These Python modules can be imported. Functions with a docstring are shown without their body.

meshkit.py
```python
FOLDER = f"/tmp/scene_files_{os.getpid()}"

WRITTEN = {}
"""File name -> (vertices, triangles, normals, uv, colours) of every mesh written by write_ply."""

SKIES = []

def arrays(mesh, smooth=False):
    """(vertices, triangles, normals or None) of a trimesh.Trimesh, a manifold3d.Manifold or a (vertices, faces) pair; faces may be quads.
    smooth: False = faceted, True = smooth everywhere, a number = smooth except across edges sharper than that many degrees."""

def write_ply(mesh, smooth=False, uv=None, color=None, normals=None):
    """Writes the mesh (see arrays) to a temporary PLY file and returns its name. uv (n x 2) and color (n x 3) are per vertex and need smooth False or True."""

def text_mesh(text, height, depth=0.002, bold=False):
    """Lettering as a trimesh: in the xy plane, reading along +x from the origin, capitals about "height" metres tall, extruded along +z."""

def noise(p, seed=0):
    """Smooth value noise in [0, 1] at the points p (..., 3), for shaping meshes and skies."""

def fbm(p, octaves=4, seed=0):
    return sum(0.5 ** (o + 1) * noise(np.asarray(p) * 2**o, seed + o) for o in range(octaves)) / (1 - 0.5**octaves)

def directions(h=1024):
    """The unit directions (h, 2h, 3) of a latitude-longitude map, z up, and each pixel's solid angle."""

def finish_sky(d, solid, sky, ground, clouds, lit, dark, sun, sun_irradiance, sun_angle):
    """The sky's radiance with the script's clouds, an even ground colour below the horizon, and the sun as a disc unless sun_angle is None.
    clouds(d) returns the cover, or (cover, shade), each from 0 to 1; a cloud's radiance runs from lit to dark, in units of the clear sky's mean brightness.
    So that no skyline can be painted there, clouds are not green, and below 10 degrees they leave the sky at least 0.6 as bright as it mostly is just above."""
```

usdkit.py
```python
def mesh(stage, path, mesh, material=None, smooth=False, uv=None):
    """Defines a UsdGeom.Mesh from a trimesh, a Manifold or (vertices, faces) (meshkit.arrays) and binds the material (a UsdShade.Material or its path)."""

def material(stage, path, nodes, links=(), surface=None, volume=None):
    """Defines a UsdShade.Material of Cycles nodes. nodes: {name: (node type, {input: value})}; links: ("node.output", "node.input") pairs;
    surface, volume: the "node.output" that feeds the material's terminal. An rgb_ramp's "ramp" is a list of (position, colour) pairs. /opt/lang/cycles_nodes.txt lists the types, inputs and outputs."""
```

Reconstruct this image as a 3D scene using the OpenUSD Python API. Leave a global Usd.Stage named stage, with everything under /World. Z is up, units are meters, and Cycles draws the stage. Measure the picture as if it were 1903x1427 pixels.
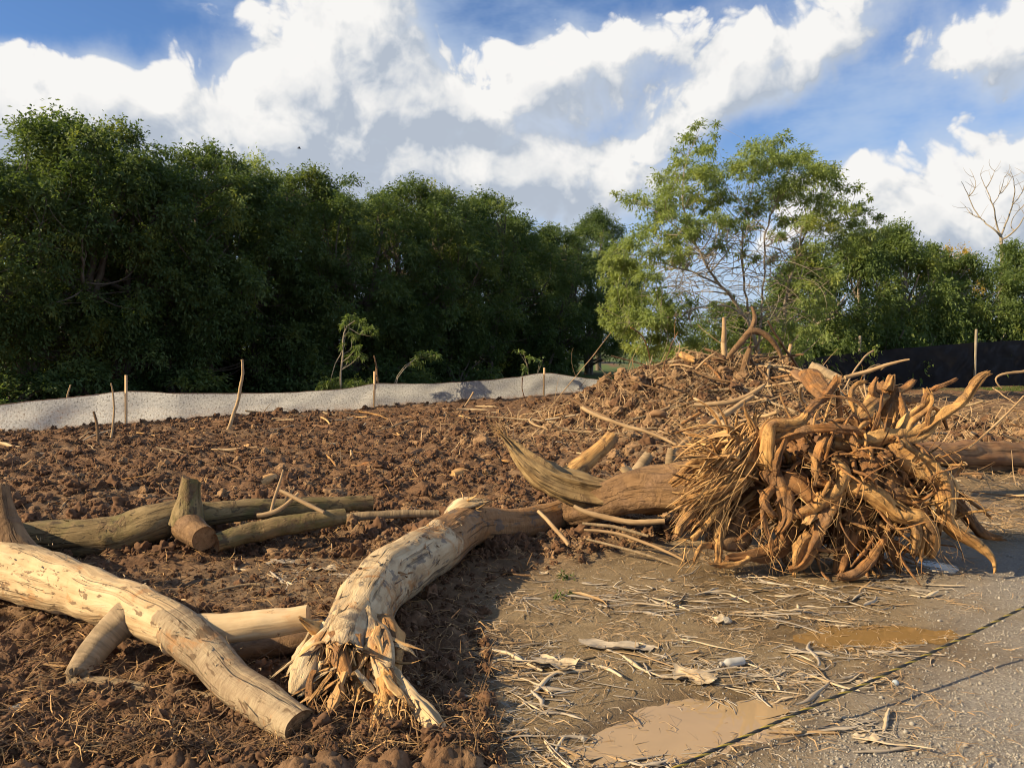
import math, numpy as np, trimesh, usdkit, meshkit
from pxr import Usd, UsdGeom, UsdLux, UsdShade, Gf, Sdf, Vt
from scipy.interpolate import CubicSpline, PchipInterpolator
from scipy.spatial import cKDTree

stage = Usd.Stage.CreateInMemory()
UsdGeom.SetStageUpAxis(stage, "Z"); UsdGeom.SetStageMetersPerUnit(stage, 1.0)
UsdGeom.Xform.Define(stage, "/World"); UsdGeom.Scope.Define(stage, "/World/Looks")
noise, fbm = meshkit.noise, meshkit.fbm

# ------------------------------------------------------------------ camera, sky, sun, exposure
F, CX, CY, EYE = 1493.0, 951.5, 713.5, 1.6          # focal length and centre in pixels of the 1903 x 1427 photograph
PITCH = math.atan(68.0 / F)
cam = UsdGeom.Camera.Define(stage, "/World/camera")
cam.CreateHorizontalApertureAttr(36.0); cam.CreateFocalLengthAttr(36.0 * F / 1903.0)
cam.CreateClippingRangeAttr((0.05, 10000.0))
cam.CreateExposureAttr(1.05)
_x = UsdGeom.Xformable(cam); _x.AddTranslateOp().Set((0, 0, EYE)); _x.AddRotateXOp().Set(90 - math.degrees(PITCH))
SUN_AZ, SUN_EL = math.atan2(-0.955, -0.29), math.radians(28.0)
SUN = np.array([math.sin(SUN_AZ) * math.cos(SUN_EL), math.cos(SUN_AZ) * math.cos(SUN_EL), math.sin(SUN_EL)])
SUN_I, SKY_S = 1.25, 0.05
sun = UsdLux.DistantLight.Define(stage, "/World/sun")
sun.CreateIntensityAttr(SUN_I); sun.CreateNormalizeAttr(True); sun.CreateAngleAttr(0.5); sun.CreateColorAttr((1.0, 0.80, 0.52))
_x = UsdGeom.Xformable(sun); _x.AddRotateZOp().Set(-math.degrees(SUN_AZ)); _x.AddRotateXOp().Set(-(90 - math.degrees(SUN_EL)))


def W(px, py, Y):
    """World point seen at a pixel of the photograph, Y metres ahead."""
    a, b = (px - CX) / F, (CY - py) / F
    d = np.array([a, b * math.sin(PITCH) + math.cos(PITCH), b * math.cos(PITCH) - math.sin(PITCH)])
    return np.array([0, 0, EYE]) + d * (Y / d[1])


def G(px, py, z=0.0):
    a, b = (px - CX) / F, (CY - py) / F
    d = np.array([a, b * math.sin(PITCH) + math.cos(PITCH), b * math.cos(PITCH) - math.sin(PITCH)])
    return np.array([0, 0, EYE]) + d * ((z - EYE) / d[2])


class Nodes:
    """Collects shader nodes and links."""
    def __init__(s): s.n, s.l, s.c = {}, [], 0
    def add(s, kind, out, ins=None, **links):
        s.c += 1; k = f"n{s.c}"; s.n[k] = (kind, ins or {})
        for a, b in links.items():
            if isinstance(b, str): s.l.append((b, f"{k}.{a}"))
            else: s.n[k][1][a] = b
        return f"{k}.{out}"
    def math(s, op, a, b=None, clamp=False):
        kw = {"value1": a}
        if b is not None: kw["value2"] = b
        return s.add("math", "value", {"math_type": op, "use_clamp": clamp}, **kw)
    def vmath(s, op, a, b=None, out="vector"):
        kw = {"vector1": a}
        if b is not None: kw["vector2"] = b
        return s.add("vector_math", out, {"math_type": op}, **kw)
    def mix(s, f, a, b, kind="mix"):
        return s.add("mix", "color", {"mix_type": kind}, fac=f, color1=a, color2=b)
    def ramp(s, f, stops): return s.add("rgb_ramp", "color", {"ramp": stops}, fac=f)
    def noise(s, v, scale, detail=3, rough=0.5, dist=0.0, out="fac", dim="3D"):
        return s.add("noise_texture", out, {"dimensions": dim, "scale": scale, "detail": detail, "roughness": rough, "distortion": dist}, vector=v)
    def smooth(s, v, a, b):
        return s.add("map_range", "result", {"range_type": "smoothstep", "from_min": a, "from_max": b, "clamp": True}, value=v)
    def mapping(s, v, scale=(1, 1, 1), loc=(0, 0, 0)): return s.add("mapping", "vector", {"scale": scale, "location": loc}, vector=v)
    def build(s, name, surface): return usdkit.material(stage, "/World/Looks/" + name, s.n, s.l, surface=surface)


def sky_material():
    N = Nodes()
    d = N.add("texture_coordinate", "generated")
    sky = N.add("sky_texture", "color", {"sky_type": "single_scattering", "sun_disc": False, "sun_elevation": SUN_EL, "sun_rotation": SUN_AZ, "aerosol_density": 0.6, "ozone_density": 2.0})
    sep = N.add("separate_xyz", "x", vector=d); k = sep.split(".")[0]
    x, y, z = f"{k}.x", f"{k}.y", f"{k}.z"
    az, el = N.math("arctan2", x, y), N.math("arcsine", z)
    # cloud masses: centre and half sizes in pixels of the photograph, weight, slope
    blobs = [(40, 215, 190, 75, 1, 0), (310, 210, 230, 72, 1, 0), (590, 120, 130, 110, 1, 0), (680, 40, 90, 100, 1, 0), (700, 210, 220, 100, 1, 0), (480, 280, 420, 75, .8, 0), (-30, 110, 60, 22, .5, -.2),
             (860, 190, 150, 65, .9, .1), (1090, 120, 210, 75, .95, -.2), (1440, 105, 210, 68, 1, -.35), (1870, 70, 130, 70, 1, 0), (1830, 390, 250, 85, 1, -.15), (1640, 420, 150, 60, .7, 0),
             (900, 335, 230, 60, .95, 0), (1090, 350, 190, 80, .95, 0), (640, 330, 300, 60, .7, 0), (1240, 245, 160, 45, .5, -.2), (1560, 340, 90, 35, .5, 0), (-260, 230, 230, 80, 1, 0), (2150, 330, 260, 120, 1, 0)]
    def pix(px, py):
        v = W(px, py, 1.0) - np.array([0, 0, EYE]); v /= np.linalg.norm(v)
        return math.atan2(v[0], v[1]), math.asin(v[2])
    soft_tot = []
    def density(off):
        p = N.add("combine_xyz", "vector", x=N.math("add", az, off[0]), y=N.math("add", el, off[1]))
        warp = N.vmath("scale", N.vmath("subtract", N.noise(p, 7.0, 3, .55, out="color", dim="2D"), (0.5, 0.5, 0.5)))
        N.n[warp.split(".")[0]][1]["scale"] = 0.09
        q = N.vmath("add", p, warp)
        tot = None
        for px, py, w, h, wt, sl in blobs:
            a, e = pix(px, py); sw, sh = w / F, h / F
            m = N.vmath("subtract", q, (a, e, 0))
            if sl: 
                s3 = N.add("separate_xyz", "x", vector=m); kk = s3.split(".")[0]
                m = N.add("combine_xyz", "vector", x=f"{kk}.x", y=N.math("add", f"{kk}.y", N.math("multiply", f"{kk}.x", sl)))
            m = N.vmath("multiply", m, (1 / sw, 1 / sh, 0))
            r2 = N.vmath("dot_product", m, m, out="value")
            g = N.math("multiply", N.math("exponent", N.math("multiply", r2, -0.95)), wt)
            tot = g if tot is None else N.math("add", tot, N.math("multiply", g, N.math("subtract", 1.0, N.math("multiply", tot, .75))))
        # unseen cloud beyond the frame, kept sparser to cut fill light from the sky
        front = N.smooth(N.math("absolute", az), 0.75, 1.15)
        high = N.smooth(el, 0.48, 0.75)
        away = N.math("maximum", front, high)
        gen = N.noise(p, 2.2, 2, .5, dim="2D")
        tot = N.math("add", N.math("multiply", tot, N.math("subtract", 1.0, away)), N.math("multiply", N.math("multiply", N.smooth(gen, .50, .72), .85), away))
        n1 = N.noise(N.mapping(p, (1, 1.35, 1)), 9.0, 9, .58, dim="2D")
        vor = N.add("voronoi_texture", "distance", {"dimensions": "2D", "feature": "f1", "scale": 19.0, "detail": 3.0, "roughness": 0.55}, vector=q)
        bil = N.math("subtract", 0.55, vor)
        soft_tot.append(tot)
        return N.math("add", N.math("add", N.math("multiply", tot, 1.22), N.math("multiply", N.math("subtract", n1, 0.5), 0.80)), N.math("multiply", bil, .52)), p
    D, p = density((0, 0))
    D2, _ = density((-0.024, 0.030))
    n_big = N.noise(p, 16.0, 5, .6, dim="2D")
    soft = N.smooth(N.math("subtract", D, D2), 0.20, -0.25)
    cover = N.add("map_range", "result", {"range_type": "smoothstep", "from_min": 0.36, "clamp": True}, value=D, from_max=N.math("add", 0.60, N.math("multiply", soft, .45)))
    lit = N.smooth(N.math("subtract", D, D2), -0.32, 0.46)
    thick = N.smooth(D, 0.65, 1.5)
    lit = N.math("add", N.math("multiply", lit, .85), N.math("multiply", N.math("subtract", n_big, .46), 1.05))
    lit = N.math("add", lit, N.math("multiply", N.math("subtract", soft_tot[0], soft_tot[1]), .8))
    lit = N.math("subtract", lit, N.math("multiply", thick, 0.20), clamp=True)
    col = N.ramp(lit, [(0, (0.47, 0.53, 0.62)), (0.3, (0.62, 0.66, 0.72)), (0.6, (0.77, 0.785, 0.80)), (1, (0.96, 0.945, 0.92))])
    veil = N.smooth(N.noise(N.mapping(p, (1, 2.4, 1)), 3.2, 6, .6, dim="2D"), .36, .74)
    low = N.math("subtract", 1.0, N.smooth(el, 0.02, 0.30))
    veil = N.math("maximum", N.math("multiply", veil, .6), N.math("multiply", low, .88))
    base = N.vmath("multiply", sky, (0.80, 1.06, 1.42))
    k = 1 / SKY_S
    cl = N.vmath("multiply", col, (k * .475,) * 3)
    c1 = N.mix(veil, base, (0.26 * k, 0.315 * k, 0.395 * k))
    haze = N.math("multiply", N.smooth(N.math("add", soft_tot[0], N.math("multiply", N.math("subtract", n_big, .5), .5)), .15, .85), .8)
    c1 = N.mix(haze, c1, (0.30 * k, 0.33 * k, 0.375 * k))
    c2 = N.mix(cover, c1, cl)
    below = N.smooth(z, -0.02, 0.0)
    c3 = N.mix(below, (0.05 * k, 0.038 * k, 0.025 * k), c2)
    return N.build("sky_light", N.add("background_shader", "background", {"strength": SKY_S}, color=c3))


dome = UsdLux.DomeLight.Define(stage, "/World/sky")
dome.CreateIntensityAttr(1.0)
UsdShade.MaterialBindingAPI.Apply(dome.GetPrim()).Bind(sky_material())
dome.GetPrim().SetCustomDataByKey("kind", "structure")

# ------------------------------------------------------------------ writing helpers
used = {}
def numbered(parent, name):
    k = (parent, name); used[k] = used.get(k, -1) + 1
    return f"{parent}/{name}" + (f"_{used[k]:03d}" if used[k] else "")


def tag(p, label=None, cat=None, group=None, kind=None):
    p = p.GetPrim() if hasattr(p, "GetPrim") else p
    for k, v in (("label", label), ("category", cat), ("group", group), ("kind", kind)):
        if v: p.SetCustomDataByKey(k, v)
    return p


def mesh(name, V, Fc, mat, parent=None, smooth=False, pv=None):
    """One Mesh prim; pv: per-vertex primvars (float or float3)."""
    V = np.asarray(V, np.float32); Fc = np.asarray(Fc, np.int32)
    path = numbered(str(parent.GetPath()) if parent else "/World", name)
    m = UsdGeom.Mesh.Define(stage, path)
    m.CreatePointsAttr(Vt.Vec3fArray.FromNumpy(V)); m.CreateSubdivisionSchemeAttr("none"); m.CreateDoubleSidedAttr(True)
    m.CreateFaceVertexCountsAttr(Vt.IntArray.FromNumpy(np.full(len(Fc), Fc.shape[1], np.int32))); m.CreateFaceVertexIndicesAttr(Vt.IntArray.FromNumpy(Fc.ravel()))
    if smooth:
        n = np.zeros((len(V), 3)); T = Fc[:, :3]; fn = np.cross(V[T[:, 1]] - V[T[:, 0]], V[T[:, 2]] - V[T[:, 0]])
        if Fc.shape[1] == 4: fn = np.cross(V[Fc[:, 2]] - V[Fc[:, 0]], V[Fc[:, 3]] - V[Fc[:, 1]])
        for k in range(Fc.shape[1]): np.add.at(n, Fc[:, k], fn)
        n /= np.linalg.norm(n, axis=1, keepdims=True) + 1e-20
        m.CreateNormalsAttr(Vt.Vec3fArray.FromNumpy(n.astype(np.float32))); m.SetNormalsInterpolation("vertex")
    api = UsdGeom.PrimvarsAPI(m)
    for k, a in (pv or {}).items():
        a = np.ascontiguousarray(a, np.float32)
        if a.ndim == 2: api.CreatePrimvar(k, Sdf.ValueTypeNames.Float3Array, "vertex").Set(Vt.Vec3fArray.FromNumpy(a))
        else: api.CreatePrimvar(k, Sdf.ValueTypeNames.FloatArray, "vertex").Set(Vt.FloatArray.FromNumpy(a))
    UsdShade.MaterialBindingAPI.Apply(m.GetPrim()).Bind(mat)
    return m.GetPrim()


def thing(name, label, cat, loc=(0, 0, 0), rz=0.0, scale=(1, 1, 1), group=None):
    x = UsdGeom.Xform.Define(stage, numbered("/World", name))
    m = Gf.Matrix4d().SetScale(Gf.Vec3d(*map(float, scale))) * Gf.Matrix4d().SetRotate(Gf.Rotation(Gf.Vec3d(0, 0, 1), float(rz))) * Gf.Matrix4d().SetTranslate(Gf.Vec3d(*map(float, loc)))
    x.AddTransformOp().Set(m)
    return tag(x, label, cat, group)


def copy_of(src, label, loc, rz=0.0, scale=(1, 1, 1), group=None):
    d = src.GetCustomData()
    base = src.GetName().rstrip("0123456789").rstrip("_")
    r = thing(base, label, d["category"], loc, rz, scale, group or d.get("group"))
    r.GetReferences().AddInternalReference(src.GetPath()); r.SetInstanceable(True)
    return r


class MB:
    """Gathers vertices, triangles and grain coordinates into one mesh."""
    def __init__(s): s.V, s.F, s.g, s.n = [], [], [], 0
    def add(s, VFg):
        V, Fc, g = VFg; Fc = np.asarray(Fc)
        if Fc.shape[1] == 4: Fc = np.vstack([Fc[:, [0, 1, 2]], Fc[:, [0, 2, 3]]])
        s.V.append(V); s.F.append(Fc + s.n); s.g.append(g if g is not None else V); s.n += len(V); return s
    def build(s, name, mat, parent=None, smooth=True):
        return mesh(name, np.vstack(s.V), np.vstack(s.F), mat, parent, smooth, {"grain": np.vstack(s.g)})


def unit(v): v = np.asarray(v, float); return v / (np.linalg.norm(v, axis=-1, keepdims=True) + 1e-12)
def sstep(a, b, x): t = np.clip((x - a) / (b - a), 0, 1); return t * t * (3 - 2 * t)


def spline(P, R, ds):
    P = np.asarray(P, float); R = np.asarray(R, float)
    t = np.r_[0, np.cumsum(np.linalg.norm(np.diff(P, axis=0), axis=1) + 1e-6)]
    n = max(3, int(t[-1] / ds) + 1); u = np.linspace(0, t[-1], n)
    p = CubicSpline(t, P)(u) if len(P) > 2 else P[0] + (P[1] - P[0]) * (u / t[-1])[:, None]
    r = PchipInterpolator(t, R)(u) if len(R) > 1 else np.full(n, R[0])
    return p, np.maximum(r, 1e-4)


def frames(p):
    T = unit(np.gradient(p, axis=0)); a = np.zeros_like(p)
    v = np.cross(T[0], [0, 0, 1.0]) if abs(T[0][2]) < .9 else np.cross(T[0], [1.0, 0, 0])
    for i in range(len(p)):
        v = v - T[i] * (v @ T[i]); v = v / (np.linalg.norm(v) + 1e-12); a[i] = v
    return T, a, np.cross(T, a)


def tube(P, R, ds=0.03, sides=16, lump=.06, flute=0.0, kf=1.6, seed=0, rag0=0.0, rag1=0.0, wob=0.0, squash=1.0, s0=0.0):
    """Tapered organic limb along P: returns (V, quads, grain) and its two end rings in out."""
    p, r = spline(P, R, ds)
    n = len(p); s = np.r_[0, np.cumsum(np.linalg.norm(np.diff(p, axis=0), axis=1))]
    if wob:
        q = np.stack([s * 4, np.zeros(n) + seed * 3.7, np.zeros(n)], 1)
        w = np.stack([noise(q, seed + k) - .5 for k in (11, 12, 13)], 1); w *= (np.sin(np.pi * np.linspace(0, 1, n))[:, None] * .7 + .3)
        p = p + w * wob * 2; 
    T, A, B = frames(p)
    ang = np.arange(sides) * 2 * np.pi / sides
    ca, sa = np.cos(ang), np.sin(ang)
    rr = r[:, None] * np.ones(sides)
    g = np.stack([rr * ca, rr * sa, np.repeat((s + s0)[:, None], sides, 1)], -1)
    rm = max(r.mean(), 1e-3)
    if lump: rr = rr * (1 + lump * 2 * (fbm(np.stack([g[..., 0] / rm * .9, g[..., 1] / rm * .9, g[..., 2] / rm * .55], -1) + seed * 5.3, 3, seed) - .5) * 2)
    if flute: rr = rr * (1 + flute * 2 * (noise(np.stack([ca * kf + 0 * rr, sa * kf + 0 * rr, g[..., 2] / rm * .13 + 0 * rr], -1) + seed * 2.1, seed + 5) - .5) * 2 + flute * .45 * (noise(np.stack([ca * kf * 7 + 0 * rr, sa * kf * 7 + 0 * rr, g[..., 2] / rm * .25 + 0 * rr], -1), seed + 8) - .5) * 2 + flute * .6 * (noise(np.stack([ca * kf * 3 + 0 * rr, sa * kf * 3 + 0 * rr, g[..., 2] / rm * .2 + 0 * rr], -1), seed + 6) - .5) * 2)
    sh = np.zeros((n, sides))
    L = s[-1]
    if rag1: sh += rag1 * (noise(np.stack([ca * 3.1, sa * 3.1, 0 * ca], -1), seed + 21) + .6 * noise(np.stack([ca * 9, sa * 9, 0 * ca], -1), seed + 22) - .8)[None] * sstep(L - 3 * abs(rag1), L, s)[:, None]
    if rag0: sh -= rag0 * (noise(np.stack([ca * 3.1, sa * 3.1, 0 * ca], -1), seed + 31) + .6 * noise(np.stack([ca * 9, sa * 9, 0 * ca], -1), seed + 32) - .8)[None] * (1 - sstep(0, 3 * abs(rag0), s))[:, None]
    V = p[:, None] + rr[..., None] * (ca[None, :, None] * A[:, None] + squash * sa[None, :, None] * B[:, None]) + sh[..., None] * T[:, None]
    i, j = np.meshgrid(np.arange(n - 1), np.arange(sides), indexing="ij")
    q = np.stack([i * sides + j, i * sides + (j + 1) % sides, (i + 1) * sides + (j + 1) % sides, (i + 1) * sides + j], -1).reshape(-1, 4)
    tube.rings = (V[0].copy(), -T[0], V[-1].copy(), T[-1])
    return V.reshape(-1, 3), q, g.reshape(-1, 3)


def cap(ring, nrm, dome=0.06, seed=0, inset=0.0, rough=.03):
    """A sawn or broken end across a ring of points, its grain coordinate centred on the pith."""
    c = ring.mean(0); m = len(ring); R = np.linalg.norm(ring - c, axis=1).mean()
    V, g = [], []; lv = [1.0, .93, .7, .4, .15]
    a = unit(np.cross(nrm, [0.3, 0.2, 1.0])); b = np.cross(nrm, a)
    for k in lv:
        o = (ring - c) * k
        h = (1 - k * k) * dome * R - inset * (k < .95) + rough * R * (noise((o + c) * 60, seed) - .5) * (k < 1)
        V.append(c + o + nrm * h[:, None] if np.ndim(h) else c + o + nrm * h)
        g.append(np.stack([o @ a, o @ b, np.zeros(m)], 1))
    V.append((c + nrm * (dome * R - inset))[None]); g.append(np.zeros((1, 3)))
    Fc = []
    for i in range(len(lv) - 1):
        for j in range(m):
            k = (j + 1) % m; Fc += [[i * m + j, i * m + k, (i + 1) * m + k], [i * m + j, (i + 1) * m + k, (i + 1) * m + j]]
    e = (len(lv) - 1) * m
    Fc += [[e + j, e + (j + 1) % m, e + m] for j in range(m)]
    return np.vstack(V), np.array(Fc), np.vstack(g)


def pl(pts):
    """(px, py, depth, radius in pixels) -> points and radii in metres."""
    return np.array([W(a, b, c) for a, b, c, _ in pts]), np.array([r / F * c for _, _, c, r in pts])


def strip(P, w, th=.25, roll=0.0, seed=0, fold=0.0):
    """A thin splinter, husk or straw along P: width w[i], thickness th*w; closed triangular section."""
    P = np.asarray(P, float); n = len(P); w = np.broadcast_to(w, n)
    T, A, B = frames(P); c, s_ = math.cos(roll), math.sin(roll)
    A, B = A * c + B * s_, B * c - A * s_
    s = np.r_[0, np.cumsum(np.linalg.norm(np.diff(P, axis=0), axis=1))]
    V = np.stack([P - A * w[:, None] / 2 + B * (fold * w)[:, None], P + A * w[:, None] / 2 + B * (fold * w)[:, None], P + B * (th * w)[:, None]], 1)
    g = np.stack([np.stack([-w / 2, 0 * w, s], 1), np.stack([w / 2, 0 * w, s], 1), np.stack([0 * w, th * w, s], 1)], 1) + seed * 1.7
    Fc = []
    for i in range(n - 1):
        for j in range(3): k = (j + 1) % 3; Fc.append([i * 3 + j, i * 3 + k, (i + 1) * 3 + k, (i + 1) * 3 + j])
    return V.reshape(-1, 3), np.array(Fc), g.reshape(-1, 3)


# ------------------------------------------------------------------ materials
def grain_material(name, stops, streak=(26, 26, 2.2), blot=None, speck=None, rings=None, mud=0.0, rough=.8, bump=.35, second=None, crack=0.0, bumpd=.012, moss=None):
    """Wood: streaks along the grain, blotches, dark flecks, rings across the limb, dried mud; second = (stops, from, to, noise) another bark past a length."""
    N = Nodes(); g = N.add("attribute", "vector", {"attribute": "grain"}); pos = N.add("geometry", "position")
    st = N.noise(N.mapping(g, streak), 1.0, 6, .62, .4)
    bl = N.noise(pos, 5.0, 5, .6, .3)
    f = N.math("add", N.math("multiply", st, .62), N.math("multiply", bl, .38))
    col = N.ramp(f, stops); h = st
    if rings:
        w = N.noise(N.mapping(g, (2.5, 2.5, rings)), 1.0, 4, .6, .8)
        col = N.mix(N.math("multiply", N.smooth(w, .55, .40), .55), col, tuple(.42 * x for x in stops[len(stops) // 2][1])); h = N.math("add", h, N.math("multiply", w, .9))
    if second:
        sz = N.add("separate_xyz", "z", vector=g)
        e = N.math("add", sz, N.math("multiply", N.math("subtract", N.noise(g, second[3] if len(second) > 3 else 6.0, 4, .6), .5), .5))
        f2 = N.smooth(e, second[1], second[2])
        w2 = N.noise(N.mapping(g, (9, 9, 26)), 1.0, 6, .7, 1.6)
        col2 = N.ramp(N.math("add", N.math("multiply", w2, .6), N.math("multiply", bl, .4)), second[0])
        col = N.mix(f2, col, col2); h = N.math("add", h, N.math("multiply", N.math("multiply", w2, f2), .8))
    if blot:
        m = N.smooth(N.noise(pos, blot[1], 6, .65, .8), blot[2], blot[3]); col = N.mix(N.math("multiply", m, .85), col, blot[0])
    if moss:
        m = N.smooth(N.noise(pos, 3.5, 6, .7, .6), .42, .62); col = N.mix(N.math("multiply", m, .75), col, moss)
    if speck:
        m = N.smooth(N.noise(N.mapping(g, (1, 1, .45)), speck[1], 3, .6, .5), speck[2], speck[2] + .07); col = N.mix(N.math("multiply", m, .8), col, speck[0])
    if crack:
        m = N.smooth(N.noise(N.mapping(g, (30, 30, 1.1)), 1.0, 3, .5), .40, .33); col = N.mix(N.math("multiply", m, crack), col, (0.03, 0.017, 0.008)); h = N.math("subtract", h, N.math("multiply", m, .8))
    if mud:
        m = N.smooth(N.noise(pos, 7.0, 7, .7, .5), 1 - mud - .1, 1 - mud + .12)
        col = N.mix(N.math("multiply", m, .85), col, N.ramp(N.noise(pos, 40, 4), [(.3, (.09, .05, .026)), (.7, (.2, .12, .065))])); h = N.math("add", h, N.math("multiply", m, .5))
    fine = N.noise(pos, 160, 3, .6)
    h = N.math("add", h, N.math("multiply", fine, .25))
    b = N.add("bump", "normal", {"strength": bump, "distance": bumpd}, height=h)
    return N.build(name, N.add("principled_bsdf", "BSDF", {"roughness": rough, "specular_ior_level": .25}, base_color=col, normal=b))


PALE = [(.25, (.22, .13, .06)), (.42, (.39, .265, .135)), (.58, (.51, .375, .21)), (.8, (.60, .475, .30))]
TANB = [(.25, (0.1105, 0.07225, 0.03825)), (.45, (0.2295, 0.1615, 0.08925)), (.62, (0.323, 0.238, 0.1403)), (.8, (0.408, 0.3145, 0.1955))]
BRN = [(.25, (0.06375, 0.034, 0.0153)), (.45, (0.1445, 0.08075, 0.0357)), (.62, (0.2295, 0.136, 0.06375)), (.8, (0.323, 0.2125, 0.1105))]
ROOT = [(.25, (.07, .027, .009)), (.42, (.215, .094, .029)), (.58, (.38, .19, .062)), (.8, (.54, .335, .135))]
M = {}
M["pale_log"] = grain_material("pale_log", PALE, blot=((.36, .17, .055), 4.5, .54, .70), speck=((.10, .06, .03), 26, .58), second=([(.25, (.12, .08, .045)), (.45, (.24, .17, .10)), (.60, (.34, .26, .155)), (.8, (.46, .37, .24))], 3.66, 3.70, 5.0), bump=.8, bumpd=.016, crack=.2, mud=.22)
M["pale_wood"] = grain_material("pale_wood", PALE, blot=((.44, .22, .08), 5.0, .6, .75), speck=((.12, .07, .03), 30, .66), bump=.4, crack=.15)
M["tan_bark"] = grain_material("tan_bark", TANB, streak=(5, 5, 30), blot=((.36, .16, .06), 5, .66, .74), rings=22, bump=.6)
M["trunk_pale"] = grain_material("trunk_pale", [(.2, (.17, .10, .05)), (.42, (.36, .25, .13)), (.6, (.50, .385, .23)), (.8, (.60, .50, .34))], mud=.38, crack=.5, streak=(22, 22, 3), blot=((.34, .16, .05), 4, .52, .66), speck=((.12, .10, .08), 14, .56), bump=.9, bumpd=.02, second=([(.25, (.16, .075, .025)), (.5, (.27, .15, .065)), (.75, (.38, .24, .12))], 2.05, 2.12, 7.0))
M["mossy"] = grain_material("mossy_bark", [(.25, (.07, .045, .02)), (.45, (.16, .11, .048)), (.62, (.25, .18, .085)), (.8, (.36, .27, .14))], streak=(18, 18, 4), moss=(.10, .088, .026), mud=.40, bump=.9, bumpd=.022, crack=.4, speck=((.05, .035, .02), 22, .56))
M["brown_bark"] = grain_material("brown_bark", BRN, streak=(18, 18, 3), mud=.48, bump=.9, bumpd=.02, crack=.3)
M["red_bark"] = grain_material("red_bark", [(.25, (.07, .032, .015)), (.45, (.155, .078, .036)), (.62, (.25, .145, .07)), (.8, (.38, .25, .135))], streak=(14, 14, 1.4), mud=.2, crack=.5, bump=.6)
M["root"] = grain_material("root_wood", ROOT, streak=(34, 34, 2.0), mud=.50, crack=.6, bump=.9, bumpd=.02, blot=((.36, .15, .045), 6, .55, .7))
M["root_pale"] = grain_material("root_pale", [(.25, (.10, .042, .013)), (.42, (.30, .15, .048)), (.58, (.49, .285, .10)), (.8, (.66, .46, .21))], streak=(34, 34, 2.0), mud=.45, crack=.55, bump=.9, bumpd=.02, blot=((.40, .19, .06), 6, .54, .68))
M["root_dark"] = grain_material("root_dark", [(.25, (.06, .026, .01)), (.45, (.15, .07, .026)), (.65, (.28, .14, .05)), (.85, (.42, .24, .1))], streak=(24, 24, 2.0), mud=.4, crack=.6, bump=.8)
M["fibre"] = grain_material("split_fibre", [(.2, (.19, .095, .032)), (.42, (.37, .205, .078)), (.6, (.53, .335, .14)), (.8, (.66, .48, .25))], streak=(90, 90, 3), bump=.4, mud=.35)
M["slab"] = grain_material("grey_gold_slab", [(.2, (.07, .04, .016)), (.42, (.19, .12, .05)), (.6, (.32, .22, .10)), (.8, (.47, .35, .19))], streak=(45, 45, 1.6), bump=1.0, crack=.7, mud=.38, bumpd=.02)
M["grey_husk"] = grain_material("grey_husk", [(.2, (.14, .11, .08)), (.42, (.27, .22, .16)), (.6, (.38, .32, .24)), (.8, (.5, .44, .35))], streak=(110, 110, 4), bump=.3, rough=.7)
M["husk"] = grain_material("dry_husk", [(.2, (.22, .15, .085)), (.42, (.40, .30, .18)), (.6, (.52, .42, .28)), (.8, (.66, .57, .42))], streak=(110, 110, 4), bump=.3, rough=.7)
M["twig"] = grain_material("dry_twig", [(.2, (.13, .08, .04)), (.45, (.28, .18, .09)), (.62, (.40, .28, .15)), (.85, (.55, .42, .25))], streak=(60, 60, 6), bump=.3, mud=.15)
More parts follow.
